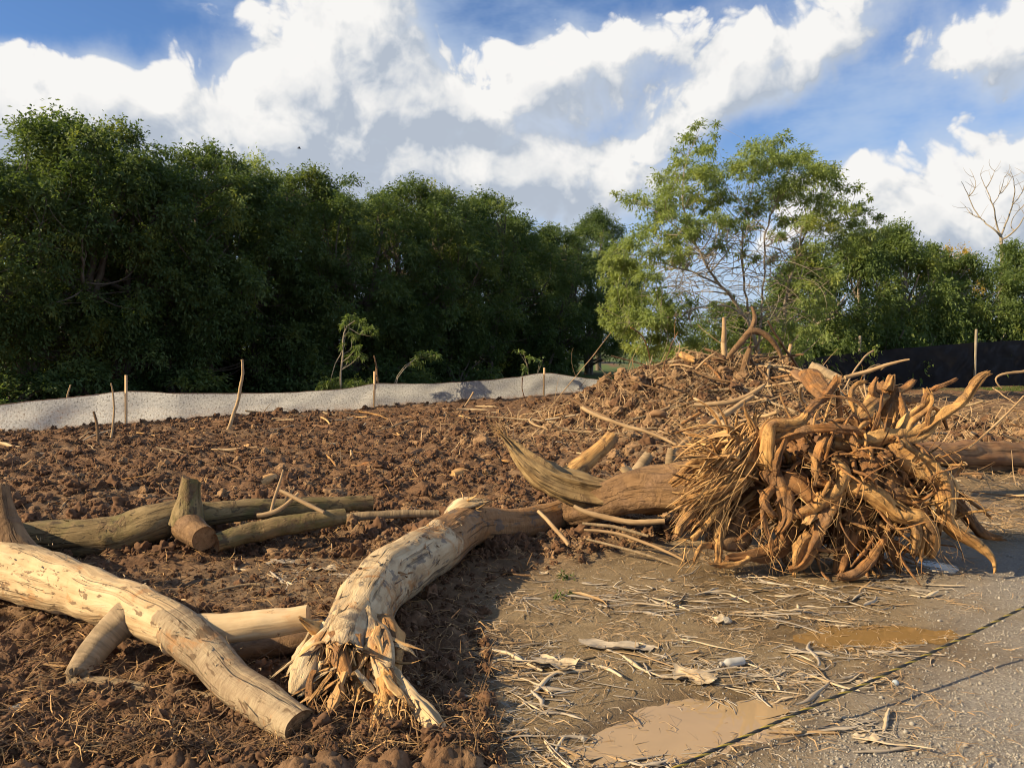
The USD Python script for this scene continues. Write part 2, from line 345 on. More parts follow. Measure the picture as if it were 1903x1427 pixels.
M["trunk_bark"] = grain_material("tree_bark", [(.2, (.05, .04, .03)), (.5, (.12, .095, .07)), (.8, (.22, .18, .13))], streak=(12, 12, 3), bump=.5)
M["grey_bark"] = grain_material("grey_bark", [(.2, (.12, .10, .07)), (.5, (.24, .2, .14)), (.8, (.38, .33, .25))], streak=(12, 12, 3), bump=.4)
M["post_wood"] = grain_material("post_wood", [(.2, (.36, .21, .10)), (.5, (.52, .34, .18)), (.8, (.62, .45, .26))], streak=(40, 40, 3), bump=.3)


def cut_material(name, inner, outer, dark):
    N = Nodes(); g = N.add("attribute", "vector", {"attribute": "grain"}); pos = N.add("geometry", "position")
    r = N.vmath("length", N.vmath("add", g, N.vmath("scale", N.vmath("subtract", N.noise(g, 14, 3, out="color"), (.5, .5, .5)))), out="value")
    for k, v in N.n.items():
        if v[0] == "vector_math" and v[1].get("math_type") == "scale": v[1]["scale"] = .03
    ring = N.math("sine", N.math("multiply", r, 620.0))
    col = N.mix(N.smooth(N.noise(g, 22, 5, .65), .35, .65), inner, outer)
    col = N.mix(N.math("multiply", N.math("add", N.math("multiply", ring, .5), .5), .3), col, dark)
    col = N.mix(N.math("multiply", N.smooth(N.noise(pos, 30, 5, .7), .52, .68), .7), col, dark)
    b = N.add("bump", "normal", {"strength": .4, "distance": .006}, height=N.noise(pos, 120, 4, .6))
    return N.build(name, N.add("principled_bsdf", "BSDF", {"roughness": .85, "specular_ior_level": .2}, base_color=col, normal=b))


M["cut"] = cut_material("sawn_end", (.36, .22, .10), (.46, .30, .15), (.15, .08, .035))
M["cut_dark"] = cut_material("weathered_end", (.22, .12, .05), (.30, .17, .075), (.07, .035, .015))  # darker brown variant of the sawn end colours


def ground_material():
    N = Nodes(); pos = N.add("geometry", "position")
    at = lambda k: N.add("attribute", "fac", {"attribute": k})
    n1, n2, n3, n4 = N.noise(pos, 1.3, 6, .6, .3), N.noise(pos, 9, 6, .65, .4), N.noise(pos, 55, 5, .65), N.noise(pos, 230, 3, .6)
    f = N.math("add", N.math("add", N.math("multiply", n1, .25), N.math("multiply", n2, .45)), N.math("multiply", n3, .3))
    soil = N.ramp(f, [(.28, (.038, .016, .007)), (.43, (.095, .047, .021)), (.56, (.162, .088, .043)), (.75, (.255, .155, .083))])
    tan = N.ramp(f, [(.28, (0.0663, 0.039, 0.0195)), (.45, (0.1404, 0.0897, 0.0468)), (.58, (0.2106, 0.1443, 0.0819)), (.75, (0.2964, 0.2145, 0.1287))])
    track = N.ramp(f, [(.28, (.085, .056, .028)), (.43, (.165, .115, .058)), (.56, (.225, .163, .088)), (.75, (.30, .23, .135))])
    vor = N.add("voronoi_texture", "color", {"feature": "f1", "scale": 75.0}, vector=pos)
    vg = N.add("rgb_to_bw", "val", color=vor)
    grav = N.mix(.55, N.ramp(f, [(.3, (.16, .135, .105)), (.5, (.235, .205, .165)), (.75, (.31, .275, .23))]), N.ramp(vg, [(.1, (.14, .12, .10)), (.5, (.225, .20, .165)), (.9, (.34, .315, .275))]))
    grass = N.ramp(n2, [(.3, (.035, .06, .012)), (.7, (.10, .14, .03))])
    c = N.mix(at("tan"), soil, tan)
    c = N.mix(at("track"), c, track); c = N.mix(at("gravel"), c, grav); c = N.mix(at("grass"), c, grass)
    wet = at("wet")
    c = N.mix(N.math("multiply", wet, .5), c, N.vmath("multiply", c, (.45, .40, .34)))
    h = N.math("add", N.math("multiply", n3, .8), N.math("multiply", n4, .35))
    h = N.math("add", h, N.math("multiply", N.math("multiply", vg, at("gravel")), .35))
    b = N.add("bump", "normal", {"strength": .7, "distance": .022}, height=h)
    rough = N.math("subtract", .93, N.math("multiply", wet, .55))
    return N.build("ground_soil", N.add("principled_bsdf", "BSDF", {"specular_ior_level": .3}, base_color=c, normal=b, roughness=rough))


M["ground"] = ground_material()


def plain(name, col, rough=.7, var=.35, scale=20, spec=.3, metallic=0.0, island=0.0):
    N = Nodes(); pos = N.add("geometry", "position")
    n = N.noise(pos, scale, 5, .6)
    c = N.ramp(n, [(.25, tuple(x * (1 - var) for x in col)), (.75, tuple(min(1, x * (1 + var)) for x in col))])
    if island:
        r = N.add("geometry", "random_per_island"); c = N.mix(N.math("multiply", r, island), c, tuple(x * .35 for x in col))
    b = N.add("bump", "normal", {"strength": .3, "distance": .006}, height=n)
    return N.build(name, N.add("principled_bsdf", "BSDF", {"roughness": rough, "specular_ior_level": spec, "metallic": metallic}, base_color=c, normal=b))


M["clod"] = plain("clod_soil", (.098, .050, .024), .95, .55, 16)
M["clod_tan"] = plain("clod_tan", (.2, .12, .06), .95, .5, 16)
M["stone"] = plain("gravel_stone", (.25, .225, .185), .8, .4, 30)


def leaf_material(name, dark, light, trans=.35, yellow=None, low=.9):
    N = Nodes(); pos = N.add("geometry", "position"); r = N.add("geometry", "random_per_island")
    obj = N.add("object_info", "random")
    n = N.noise(pos, low, 3, .6)
    f = N.math("add", N.math("multiply", r, .45), N.math("multiply", N.smooth(n, .3, .7), .55))
    c = N.mix(f, dark, light)
    if yellow: c = N.mix(N.math("multiply", N.smooth(n, .56, .72), .7), c, yellow)
    dif = N.add("principled_bsdf", "BSDF", {"roughness": .55, "specular_ior_level": .25}, base_color=c)
    tr = N.add("translucent_bsdf", "BSDF", color=N.vmath("multiply", c, (1.5, 1.45, .7)))
    return N.build(name, N.add("mix_closure", "closure", {"fac": trans}, closure1=dif, closure2=tr))


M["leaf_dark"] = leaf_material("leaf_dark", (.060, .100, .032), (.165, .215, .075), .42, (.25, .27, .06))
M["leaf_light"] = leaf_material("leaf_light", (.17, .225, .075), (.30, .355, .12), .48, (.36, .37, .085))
M["leaf_bush"] = leaf_material("leaf_bush", (.09, .135, .04), (.19, .245, .07), .44, (.25, .27, .055))
M["leaf_far"] = leaf_material("leaf_far", (.05, .08, .035), (.09, .13, .05), .35)
M["leaf_yellow"] = leaf_material("leaf_yellow", (.30, .21, .03), (.45, .33, .05), .35)
M["grass"] = leaf_material("grass_blade", (.05, .085, .016), (.13, .18, .04), .35)


def fabric_material():
    N = Nodes(); pos = N.add("geometry", "position"); g = N.add("attribute", "vector", {"attribute": "grain"})
    sp = N.noise(g, 24, 5, .8); bl = N.noise(g, 3, 5, .6)
    wv = N.noise(N.mapping(g, (60, 9, 1)), 1.0, 4, .7)
    c = N.ramp(N.math("add", N.math("multiply", sp, .6), N.math("multiply", wv, .4)), [(.36, (.17, .165, .155)), (.46, (.47, .47, .46)), (.6, (.64, .64, .625))])
    c = N.mix(N.math("multiply", N.smooth(bl, .58, .75), .45), c, (.36, .32, .27))
    gy = N.add("separate_xyz", "y", vector=g)
    foot_tint = N.smooth(N.math("add", gy, N.math("multiply", N.math("subtract", N.noise(g, 5, 4, .6), .5), .3)), .17, .0)
    c = N.mix(N.math("multiply", foot_tint, .8), c, (.30, .17, .10))  # redder brown towards the bottom edge of the fabric
    dif = N.add("diffuse_bsdf", "BSDF", color=c)
    tr = N.add("translucent_bsdf", "BSDF", color=c)
    a = N.add("mix_closure", "closure", {"fac": .5}, closure1=dif, closure2=tr)
    hole = N.math("add", .10, N.math("multiply", N.smooth(sp, .47, .36), .6))
    return N.build("silt_fabric", N.add("mix_closure", "closure", fac=hole, closure1=a, closure2=N.add("transparent_bsdf", "BSDF")))


M["fabric"] = fabric_material()


def netting_material():
    N = Nodes(); pos = N.add("geometry", "position")
    n = N.noise(pos, 3, 5, .6)
    c = N.ramp(n, [(.3, (.012, .012, .014)), (.7, (.032, .031, .034))])
    dif = N.add("principled_bsdf", "BSDF", {"roughness": .8, "specular_ior_level": .2}, base_color=c)
    tr = N.add("translucent_bsdf", "BSDF", {"color": (.05, .05, .055)})
    return N.build("black_netting", N.add("mix_closure", "closure", {"fac": .35}, closure1=dif, closure2=tr))


M["netting"] = netting_material()


def water_material(name, col, mix=.0):
    N = Nodes(); pos = N.add("geometry", "position")
    n = N.noise(pos, 3.5, 4, .5, .6)
    c = N.mix(n, col, tuple(x * .72 for x in col))
    b = N.add("bump", "normal", {"strength": .02, "distance": .01}, height=N.noise(pos, 12, 2))
    return N.build(name, N.add("principled_bsdf", "BSDF", {"roughness": .025, "ior": 1.33, "specular_ior_level": .5}, base_color=c, normal=b))


M["muddy_water"] = water_material("muddy_water", (.40, .28, .15))
M["brown_water"] = water_material("brown_water", (.25, .15, .055))
M["dark_water"] = water_material("dark_water", (.05, .04, .03))

# ------------------------------------------------------------------ terrain
TRACK = np.array([G(*p)[:2] for p in [(960, 1900), (930, 1427), (905, 1290), (850, 1190), (880, 1120), (960, 1075), (1080, 1030), (1250, 1000), (1400, 985), (1600, 955), (1740, 905), (1903, 880), (2300, 860), (4500, 980), (4500, 1900)]])
GRAVEL = np.array([G(*p)[:2] for p in [(1450, 1500), (1570, 1350), (1680, 1250), (1720, 1170), (1780, 1090), (1850, 1030), (1960, 990), (2600, 960), (5000, 1000), (5000, 1900), (1450, 1900)]])


def inside_distance(P, poly):
    """Signed distance to a polygon, positive inside."""
    d = np.full(len(P), 1e9); ins = np.zeros(len(P), bool); n = len(poly)
    for i in range(n):
        a, b = poly[i], poly[(i + 1) % n]; ab = b - a
        t = np.clip(((P - a) @ ab) / (ab @ ab), 0, 1)
        d = np.minimum(d, np.linalg.norm(P - a - t[:, None] * ab, axis=1))
        c = ((a[1] > P[:, 1]) != (b[1] > P[:, 1])) & (P[:, 0] < (b[0] - a[0]) * (P[:, 1] - a[1]) / (b[1] - a[1] + 1e-12) + a[0])
        ins ^= c
    return np.where(ins, d, -d)


def fb(x, y, f, oct=3, seed=0): return fbm(np.stack([x * f, y * f, 0 * x + .5], -1), oct, seed)


def masks(x, y):
    P = np.stack([x, y], -1).reshape(-1, 2); sh = np.shape(x)
    w = (fb(x, y, 1.7, 3, 3) - .5).reshape(-1)
    near = np.clip(P[:, 1] / 5, .6, 3)
    track = sstep(-.22, .28, inside_distance(P, TRACK) + .55 * w)
    gravel = sstep(-.45, .65, inside_distance(P, GRAVEL) + 1.1 * w)
    flat = np.exp(-(((P[:, 0] + 1.25) / 1.15) ** 2 + ((P[:, 1] - 5.45) / .75) ** 2) ** 2) * .85
    return track.reshape(sh), gravel.reshape(sh), flat.reshape(sh)


_r = np.random.default_rng(5)
def _cl(n, x0, x1, y0, y1): return cKDTree(np.stack([_r.uniform(x0, x1, n), _r.uniform(y0, y1, n)], 1)), _r.uniform(.45, 1, n)
CL = [(*_cl(9000, -14, 14, 2, 30), .15, .38), (*_cl(60000, -13, 13, 2, 24), .06, .40), (*_cl(90000, -6, 6, 2, 11), .032, .70)]
PUD = [(.62, 3.24, .30, .17), (.88, 3.40, .30, .20), (1.08, 3.52, .16, .10), (.42, 3.12, .18, .10)]
PUD2 = [(1.86, 4.36, .28, .13), (2.12, 4.42, .24, .10)]
_q = G(1745, 1048); PUD3 = [(_q[0], _q[1], .13, .16), (_q[0] - .45, _q[1] + .45, .22, .18), (_q[0] - .75, _q[1] + .38, .16, .14)]
def dips(x, y, L):
    a_, b_ = x + .16 * (fb(x, y, 6, 4, 81) - .5), y + .11 * (fb(x, y, 6, 4, 82) - .5)
    x, y = a_, b_
    return np.max([np.exp(-(((x - a) / w) ** 2 + ((y - b) / h) ** 2)) for a, b, w, h in L], 0)


def mound(x, y):
    c = np.interp(x, [-.5, .5, 1.06, 1.8, 2.67, 3.4, 4.8, 5.7, 6.5, 7.5, 8.6, 10], [0, .10, .40, .78, 1.04, 1.25, 1.30, 1.02, .72, .40, .15, 0])
    m = c * np.exp(-np.abs((y - 16.2) / np.interp(x, [0, 2, 4], [1.0, 1.7, 2.4])) ** 2.2)
    m = m + .30 * np.exp(-((x - 3.5) / 1.9) ** 2 - ((y - 11.8) / 2.2) ** 2)
    return m


def height(x, y, detail=True):
    x, y = np.asarray(x, float), np.asarray(y, float)
    track, gravel, flat = masks(x, y)
    soil = (1 - track) * (1 - .8 * flat)
    far = sstep(30, 45, y)
    z = mound(x, y) * (1 + .7 * (fb(x, y, 1.3, 4, 9) - .5))
    nearz = .25 + .75 * sstep(5.5, 9, y)
    z = z + soil * (1 - far) * (.04 * nearz + .22 * nearz * (fb(x, y, .55, 3, 1) - .5) + .20 * (.55 + .45 * nearz) * (fb(x, y, 1.9, 3, 2) - .5))
    z += .012 * (fb(x, y, 2.6, 3, 4) - .5) * 2 + track * .006 * (fb(x, y, 14, 3, 6) - .5)
    z += .16 * (fb(x, y, .12, 2, 8) - .5) * sstep(8, 20, y) 
    if detail:
        P = np.stack([x, y], -1).reshape(-1, 2); sh = np.shape(x)
        for (tree, size, r, k), on in zip(CL, (1, 1, 1)):
            d, i = tree.query(P, workers=-1); rr = r * size[i]
            b = np.sqrt(np.maximum(0, 1 - (d / rr) ** 2)) * rr * k
            z = z + b.reshape(sh) * soil * (.35 + .9 * fb(x, y, .9, 2, 12)) * (.55 + .45 * (1 - sstep(14, 26, y)))
        z += soil * (.085 * (fb(x, y, 9, 5, 14) - .5) + .13 * np.abs(fb(x, y, 3.6, 5, 15) - .5)) * (1 - far)
    z = z - .045 * dips(x, y, PUD) - .03 * dips(x, y, PUD2) - .05 * dips(x, y, PUD3)
    return z


def gz(x, y, detail=False): return float(height(np.array([x]), np.array([y]), detail)[0])


def build_ground():
    ys = [2.35]
    while ys[-1] < 62: ys.append(ys[-1] + max(.010, .0031 * ys[-1]))
    ys = np.array([-3000, -600, -120, -30, -8, -2, 0, 1.0, 1.8, *ys, 70, 85, 110, 160, 300, 700, 1500, 4000.])
    us = np.arange(-.80, .8001, .0033); us = np.r_[-900, -200, -40, -12, -5, -2.5, -1.6, -1.2, -.95, us, .95, 1.2, 1.6, 2.5, 5, 12, 40, 200, 900]
    Y = np.repeat(ys[:, None], len(us), 1); X = us[None] * (np.clip(Y, 0, 80) + 1e-3 + .9 * (1 - sstep(0, 4, Y)))
    x, y = X.ravel(), Y.ravel()
    z = np.zeros_like(x); on = (np.abs(us[None] + 0 * Y).ravel() < 1.3) & (y > 1.5) & (y < 80)
    z[on] = height(x[on], y[on])
    z[~on] = height(x[~on], y[~on], False) * np.exp(-np.abs(np.abs(x[~on])) / 40)
    track, gravel, flat = masks(x, y)
    grass = np.clip(sstep(27, 32, y + 3 * (fb(x, y, .4, 2, 30) - .5) - .0 * x) * sstep(-3, 1, x) + sstep(33, 40, y), 0, 1) * sstep(.35, .6, fb(x, y, .8, 3, 33) + .15 * (y > 34))
    tan = np.clip(np.exp(-((x - 7.5) / 5.5) ** 2 - ((y - 13) / 12.) ** 2) * 1.15 + flat + .45 * sstep(.5, .7, fb(x, y, .7, 3, 21)) + .35 * np.exp(-((x - 2.2) / 1.6) ** 2 - ((y - 8.5) / 2.5) ** 2), 0, 1)
    wet = np.clip(sstep(.01, .22, dips(x, y, PUD)) + sstep(.01, .22, dips(x, y, PUD2)) + sstep(.05, .5, dips(x, y, PUD3)) + .9 * sstep(.46, .62, fb(x, y, 1.3, 4, 44)) * track * (1 - .8 * gravel), 0, 1)
    n, m = len(ys), len(us)
    i, j = np.meshgrid(np.arange(n - 1), np.arange(m - 1), indexing="ij")
    q = np.stack([i * m + j, i * m + j + 1, (i + 1) * m + j + 1, (i + 1) * m + j], -1).reshape(-1, 4)
    p = mesh("ground", np.stack([x, y, z], 1), q, M["ground"], None, True, {"track": track, "gravel": gravel, "tan": tan, "grass": grass, "wet": wet})
    tag(p, kind="structure")


build_ground()


def puddle(name, L, level, mat, label):
    xs = [a for a, *_ in L]; yy = [b for _, b, *_ in L]; e = max(w for *_, w, h in L) * 1.35
    x0, x1, y0, y1 = min(xs) - e, max(xs) + e, min(yy) - e * .8, max(yy) + e * .8
    X, Y = np.meshgrid(np.linspace(x0, x1, 40), np.linspace(y0, y1, 40), indexing="ij")
    keep = dips(X, Y, L) > .10
    V = np.stack([X, Y, np.full_like(X, level)], -1).reshape(-1, 3)
    q = [[i * 40 + j, (i + 1) * 40 + j, (i + 1) * 40 + j + 1, i * 40 + j + 1] for i in range(39) for j in range(39) if keep[i, j]]
    q = np.array(q); u, inv = np.unique(q.ravel(), return_inverse=True)
    tag(mesh(name, V[u], inv.reshape(-1, 4), M[mat], None, True), label, kind="structure")


puddle("puddle", PUD, -.016, "muddy_water", "large milky brown puddle at the bottom of the picture")
puddle("puddle", PUD2, -.004, "brown_water", "shallow amber puddle on the track behind the rope")
puddle("puddle", PUD3, -.016, "dark_water", "small puddle mirroring the sky under the root ball")

# ------------------------------------------------------------------ fences
def silt_fence():
    """White silt fence: sagging woven fabric on wooden stakes."""
    top_px = [(-420, 800, 11.6), (-150, 775, 13.4), (0, 752, 14.4), (110, 740, 15.0), (175, 733, 15.4), (228, 727, 15.9), (330, 731, 16.9), (430, 731, 17.7), (540, 729, 18.9), (640, 722, 20.1), (693, 713, 20.8), (790, 713, 22.0), (880, 708, 23.2), (960, 700, 24.2), (1007, 693, 25.0), (1080, 702, 26.3), (1130, 706, 27.2), (1250, 706, 29.2)]
    P, _ = pl([(a, b, c, 1) for a, b, c in top_px])
    s = np.r_[0, np.cumsum(np.linalg.norm(np.diff(P[:, :2], axis=0), axis=1))]
    u = np.arange(0, s[-1], .07); xy = np.stack([np.interp(u, s, P[:, 0]), np.interp(u, s, P[:, 1])], 1)
    zt = PchipInterpolator(s, P[:, 2])(u) + .015 * (noise(np.stack([u * 3, 0 * u, 0 * u], 1), 3) - .5)
    zb = np.array([gz(*q) for q in xy]) - .05
    nrm = unit(np.stack([np.gradient(xy[:, 1]), -np.gradient(xy[:, 0])], 1))
    k = 14; t = np.linspace(0, 1, k)
    wob = .09 * (noise(np.stack([np.repeat(u[:, None] * 1.6, k, 1), np.repeat(t[None] * 2.2, len(u), 0), 0 * np.ones((len(u), k))], -1), 8) - .5) * 2 * (np.sin(np.pi * t) * .9 + .1)
    lean = .10 * (t - .5)
    X = xy[:, None, 0] + nrm[:, None, 0] * (wob + lean); Y = xy[:, None, 1] + nrm[:, None, 1] * (wob + lean)
    Z = zb[:, None] + (zt - zb)[:, None] * t
    V = np.stack([X, Y, Z], -1).reshape(-1, 3); g = np.stack([np.repeat(u[:, None], k, 1), Z - zb[:, None], 0 * Z], -1).reshape(-1, 3)
    i, j = np.meshgrid(np.arange(len(u) - 1), np.arange(k - 1), indexing="ij")
    q = np.stack([i * k + j, (i + 1) * k + j, (i + 1) * k + j + 1, i * k + j + 1], -1).reshape(-1, 4)
    t_ = thing("silt_fence", "low sagging white woven silt fence on wooden stakes along the dug soil", "fence")
    mesh("fabric", V, q, M["fabric"], t_, True, {"grain": g})
    hem = MB(); hem.add(tube(np.stack([X[:, -1], Y[:, -1], Z[:, -1]], 1)[::3], [.007], .2, 5, 0)); hem.build("top_hem", M["fabric"], t_)
    for px, py, dep, wd in ((228, 697, 15.9, .046), (691, 690, 20.8, .05), (1007, 683, 25.0, .05), (-200, 742, 13.0, .05)):
        top = W(px, py, dep); b = top.copy(); b[2] = gz(b[0], b[1]) - .15
        ii = np.argmin(np.linalg.norm(xy - top[:2], axis=1)); off = nrm[ii] * (wd * .5 + .05)
        c = trimesh.creation.box([wd, wd * .8, top[2] - b[2]]).subdivide()
        V = np.array(c.vertices); V[:, :2] *= np.where(np.abs(V[:, 2:]) > .49 * (top[2] - b[2]), .94, 1)
        a = math.atan2(nrm[ii][1], nrm[ii][0]); R = np.array([[math.cos(a), -math.sin(a)], [math.sin(a), math.cos(a)]])
        V[:, :2] = V[:, :2] @ R.T; g = V.copy()
        V = V + [b[0] + off[0], b[1] + off[1], (top[2] + b[2]) / 2]; V[:, 0] += (V[:, 2] - b[2]) * .02
        mesh("stake", V, np.array(c.faces), M["post_wood"], t_, False, {"grain": g})


silt_fence()


def net_fence():
    pts = [(1395, 672, 24.0), (1480, 668, 26.5), (1600, 654, 29.0), (1700, 645, 30.0), (1811, 637, 31.0), (1903, 632, 31.6), (2250, 622, 33.0)]
    P, _ = pl([(a, b, c, 1) for a, b, c in pts])
    s = np.r_[0, np.cumsum(np.linalg.norm(np.diff(P[:, :2], axis=0), axis=1))]
    u = np.arange(0, s[-1], .12); xy = np.stack([np.interp(u, s, P[:, 0]), np.interp(u, s, P[:, 1])], 1)
    zt = PchipInterpolator(s, P[:, 2])(u) + .03 * (noise(np.stack([u * 1.3, 0 * u, 0 * u], 1), 4) - .5)
    zb = np.array([gz(*q) for q in xy]) - .06
    nrm = unit(np.stack([np.gradient(xy[:, 1]), -np.gradient(xy[:, 0])], 1)); k = 18; t = np.linspace(0, 1, k)
    uu = np.repeat(u[:, None], k, 1); tt = np.repeat(t[None], len(u), 0)
    wob = .10 * (noise(np.stack([uu * .9 + tt * 2.5, tt * 2.0, 0 * uu], -1), 8) - .5) * 2 + .03 * (noise(np.stack([uu * 4 - tt * 6, tt * 2, 0 * uu], -1), 9) - .5)
    wob *= (.15 + .85 * np.sin(np.pi * t))
    X = xy[:, None, 0] + nrm[:, None, 0] * wob; Y = xy[:, None, 1] + nrm[:, None, 1] * wob; Z = zb[:, None] + (zt - zb)[:, None] * t
    V = np.stack([X, Y, Z], -1).reshape(-1, 3)
    i, j = np.meshgrid(np.arange(len(u) - 1), np.arange(k - 1), indexing="ij")
    q = np.stack([i * k + j, (i + 1) * k + j, (i + 1) * k + j + 1, i * k + j + 1], -1).reshape(-1, 4)
    t_ = thing("netting_fence", "tall black shade netting fence in front of the bushes at right", "fence")
    mesh("netting", V, q, M["netting"], t_, True, {"grain": V})
    for px, py, dep in ((1600, 624, 29.0), (1811, 612, 31.0), (2060, 606, 32.2)):
        a = W(px, py, dep); b = a.copy(); b[2] = gz(b[0], b[1]) - .15; a[0] += .02
        ii = np.argmin(np.linalg.norm(xy - a[:2], axis=1)); off = np.r_[nrm[ii] * .06, 0] * (1 if px == 1811 else -1)
        V, q2, g = tube([b + off, (a + b) / 2 + off, a + off], [.055, .052, .05], .2, 8, .03, seed=px)
        mb = MB().add((V, q2, g)).add(cap(tube.rings[2], tube.rings[3]))
        mb.build("post", M["grey_bark"], t_)


net_fence()


# ------------------------------------------------------------------ trees
def leaves(rng, C, D, L, wd, droop=.35, n=1):
    """Leaf-sized folded blades at C pointing along D: four corners each."""
    D = unit(D); up = np.array([0, 0, 1.0]); S = unit(np.cross(D, up) + 1e-3 * rng.standard_normal(D.shape))
    S = unit(S + .7 * rng.standard_normal(D.shape) - D * 0); S = unit(S - D * (S * D).sum(1, keepdims=True))
    Nn = np.cross(D, S); L = L[:, None]; wd = wd[:, None]
    dz = np.array([0, 0, -1.0]) * droop * L
    V = np.stack([C, C + D * L * .5 + S * wd * .5 + dz * .25 + Nn * wd * .12, C + D * L + dz, C + D * L * .5 - S * wd * .5 + dz * .25 + Nn * wd * .12], 1)
    return V.reshape(-1, 3), np.arange(len(C) * 4).reshape(-1, 4)


def spray(rng, c, rc, n, axis, length=.2, width=.055, droop=.4, flat=.7):
    """A clump of fronds: short twigs radiating from c, each with blades along it."""
    nt = max(4, n // 9)
    d = unit(rng.standard_normal((nt, 3)) * [1, 1, flat] + axis * .6 + [0, 0, .15])
    ln = rc * rng.uniform(.5, 1.15, nt)
    k = rng.integers(0, nt, n); t = rng.uniform(.15, 1, n) ** .7
    base = c + d[k] * (ln[k] * t)[:, None] - np.array([0, 0, 1]) * (t ** 2 * ln[k] * droop * .5)[:, None] + rng.standard_normal((n, 3)) * rc * .07
    dd = unit(d[k] * .8 + rng.standard_normal((n, 3)) * .7 + [0, 0, -.25])
    return base, dd, length * rng.uniform(.6, 1.25, n), width * rng.uniform(.7, 1.3, n)


def tree(name, label, cat, rng, base, stems, clumps, mats, leaf=(.2, .055), n_leaf=110, droop=.4, flat=.7, group=None, trunk_r=.12, twigs=0, tw_mat=None):
    """stems: list of polylines (world offset from base) with radii; clumps: (centre, radius, share) offset from base."""
    t_ = thing(name, label, cat, base, group=group)
    mb = MB()
    allp, allr = [], []
    for P, R in stems:
        mb.add(tube(P, R, .25, 8, .08, seed=int(rng.integers(1e4)), wob=.05)); p, r = spline(P, R, .2); allp.append(p); allr.append(r)
    AP, AR = np.vstack(allp), np.concatenate(allr); kt = cKDTree(AP)
    B, Dd, LL, WW = [], [], [], []
    cen = np.mean([c for c, _, _ in clumps], 0)
    for c, rc, sh in clumps:
        c = np.asarray(c, float)
        cand = kt.query(c + [0, 0, -.9 * rc - .35], k=6)[1]; i = cand[0]
        a = AP[i]; r0 = min(AR[i] * .6, .035)
        if np.linalg.norm(c - a) > .15:
            m = (a + c) / 2 + rng.standard_normal(3) * .08 * np.linalg.norm(c - a) + [0, 0, -.06 * np.linalg.norm(c - a)]
            mb.add(tube([a, m, c], [r0, r0 * .6, .006], .25, 5, 0))
        n = int(n_leaf * sh * (rc / .6) ** 2)
        o = spray(rng, c, rc, n, unit((c - cen) * [1, 1, .6]), leaf[0], leaf[1], droop, flat)
        for lst, v in zip((B, Dd, LL, WW), o): lst.append(v)
    mb.build("trunk", mats[0], t_)
    V, q = leaves(rng, np.vstack(B), np.vstack(Dd), np.concatenate(LL), np.concatenate(WW), droop)
    mesh("crown", V, q, mats[1], t_)
    if twigs:
        tb = MB()
        for _ in range(twigs):
            i = rng.integers(len(AP)); a = AP[i]; d = unit(rng.standard_normal(3) * [1, 1, .45]); l = rng.uniform(.5, 1.5)
            tb.add(tube([a, a + d * l * .5 + rng.standard_normal(3) * .1, a + d * l + rng.standard_normal(3) * .2 + [0, 0, -.15 * l]], [.012, .008, .003], .2, 4, 0))
        tag(tb.build("bare_twigs", tw_mat or mats[0], t_), kind="stuff")
    return t_


def dense_tree(seed, H=8.4, spread=2.7, label="", zmin=1.6, n=105, group=None, name="dense_tree", base=(0, 0, 0), mats=None, n_leaf=330, leaf=(.13, .05)):
    rng = np.random.default_rng(seed); stems = []
    ns = rng.integers(2, 4)
    for k in range(ns):
        a = rng.uniform(0, 6.28); lean = rng.uniform(.4, 1.3)
        P = [np.array([.1 * math.cos(a), .1 * math.sin(a), -.2]), np.array([.25 * lean * math.cos(a), .25 * lean * math.sin(a), H * .25]), np.array([.7 * lean * math.cos(a), .7 * lean * math.sin(a), H * .55]), np.array([lean * math.cos(a + .3), lean * math.sin(a + .3), H * .88])]
        stems.append((P, [.15, .11, .075, .02]))
        for _ in range(2):
            z = rng.uniform(.18, .45) * H; b = rng.uniform(0, 6.28); l = spread * rng.uniform(.5, .85); p0 = np.array([.3 * lean * math.cos(a), .3 * lean * math.sin(a), z])
            stems.append(([p0, p0 + [l * .5 * math.cos(b), l * .5 * math.sin(b), l * .35], p0 + [l * math.cos(b), l * math.sin(b), l * .9]], [.07, .05, .02]))
    cl = []
    while len(cl) < n:
        z = rng.uniform(zmin, H); t = (z - zmin) / (H - zmin)
        prof = spread * (math.sin(math.pi * min(1, t * .80 + .20)) ** .6) * (1 if t < .75 else 1 - .9 * (t - .75))
        r = prof * rng.uniform(.25, 1) ** .5; a = rng.uniform(0, 6.28)
        c = np.array([r * math.cos(a), r * math.sin(a), z - .25])
        if noise(c * .8 + seed, seed) < .26: continue
        cl.append((c, rng.uniform(.45, .85), 1.0))
    return tree(name, label, "tree", rng, base, stems, cl, mats or (M["trunk_bark"], M["leaf_dark"]), leaf, n_leaf, .25, 1.0, group)


ROW = "dense dark trees behind the silt fence"
row = [(-90, 235, 21.5), (40, 212, 22.8), (128, 208, 23.8), (215, 228, 24.8), (300, 262, 26.0), (385, 262, 27.2), (480, 318, 28.6), (570, 312, 30.2), (655, 318, 32.0), (750, 330, 34.0), (830, 352, 36.2), (905, 356, 38.6), (975, 402, 41.2), (1035, 418, 44.0), (1095, 418, 47.0)]
said = ["first dark tree at the left edge, partly out of the picture", "dark tree with a rounded top at the far left of the row", "tallest dark tree with a narrow tip above the left of the row", "tall dark tree with a domed top third in the row behind the left stake",
        "dark tree with a broad shoulder behind the left stake of the silt fence", "dark tree with a feathery top left of the paler rear tree", "dark tree with yellow green sunlit clumps below the paler rear tree", "dark tree right of the paler rear tree with a bushy top",
        "dark tree directly behind the drooping green sapling", "dark tree with a wide round crown behind the middle stake", "dark tree just right of the middle stake with a stepped top", "dark tree with a dense square crown left of the low gap",
        "dark lower tree above the light gap under the branches", "smaller dark tree at the right part of the row", "last dark tree of the row beside the light green tree"]
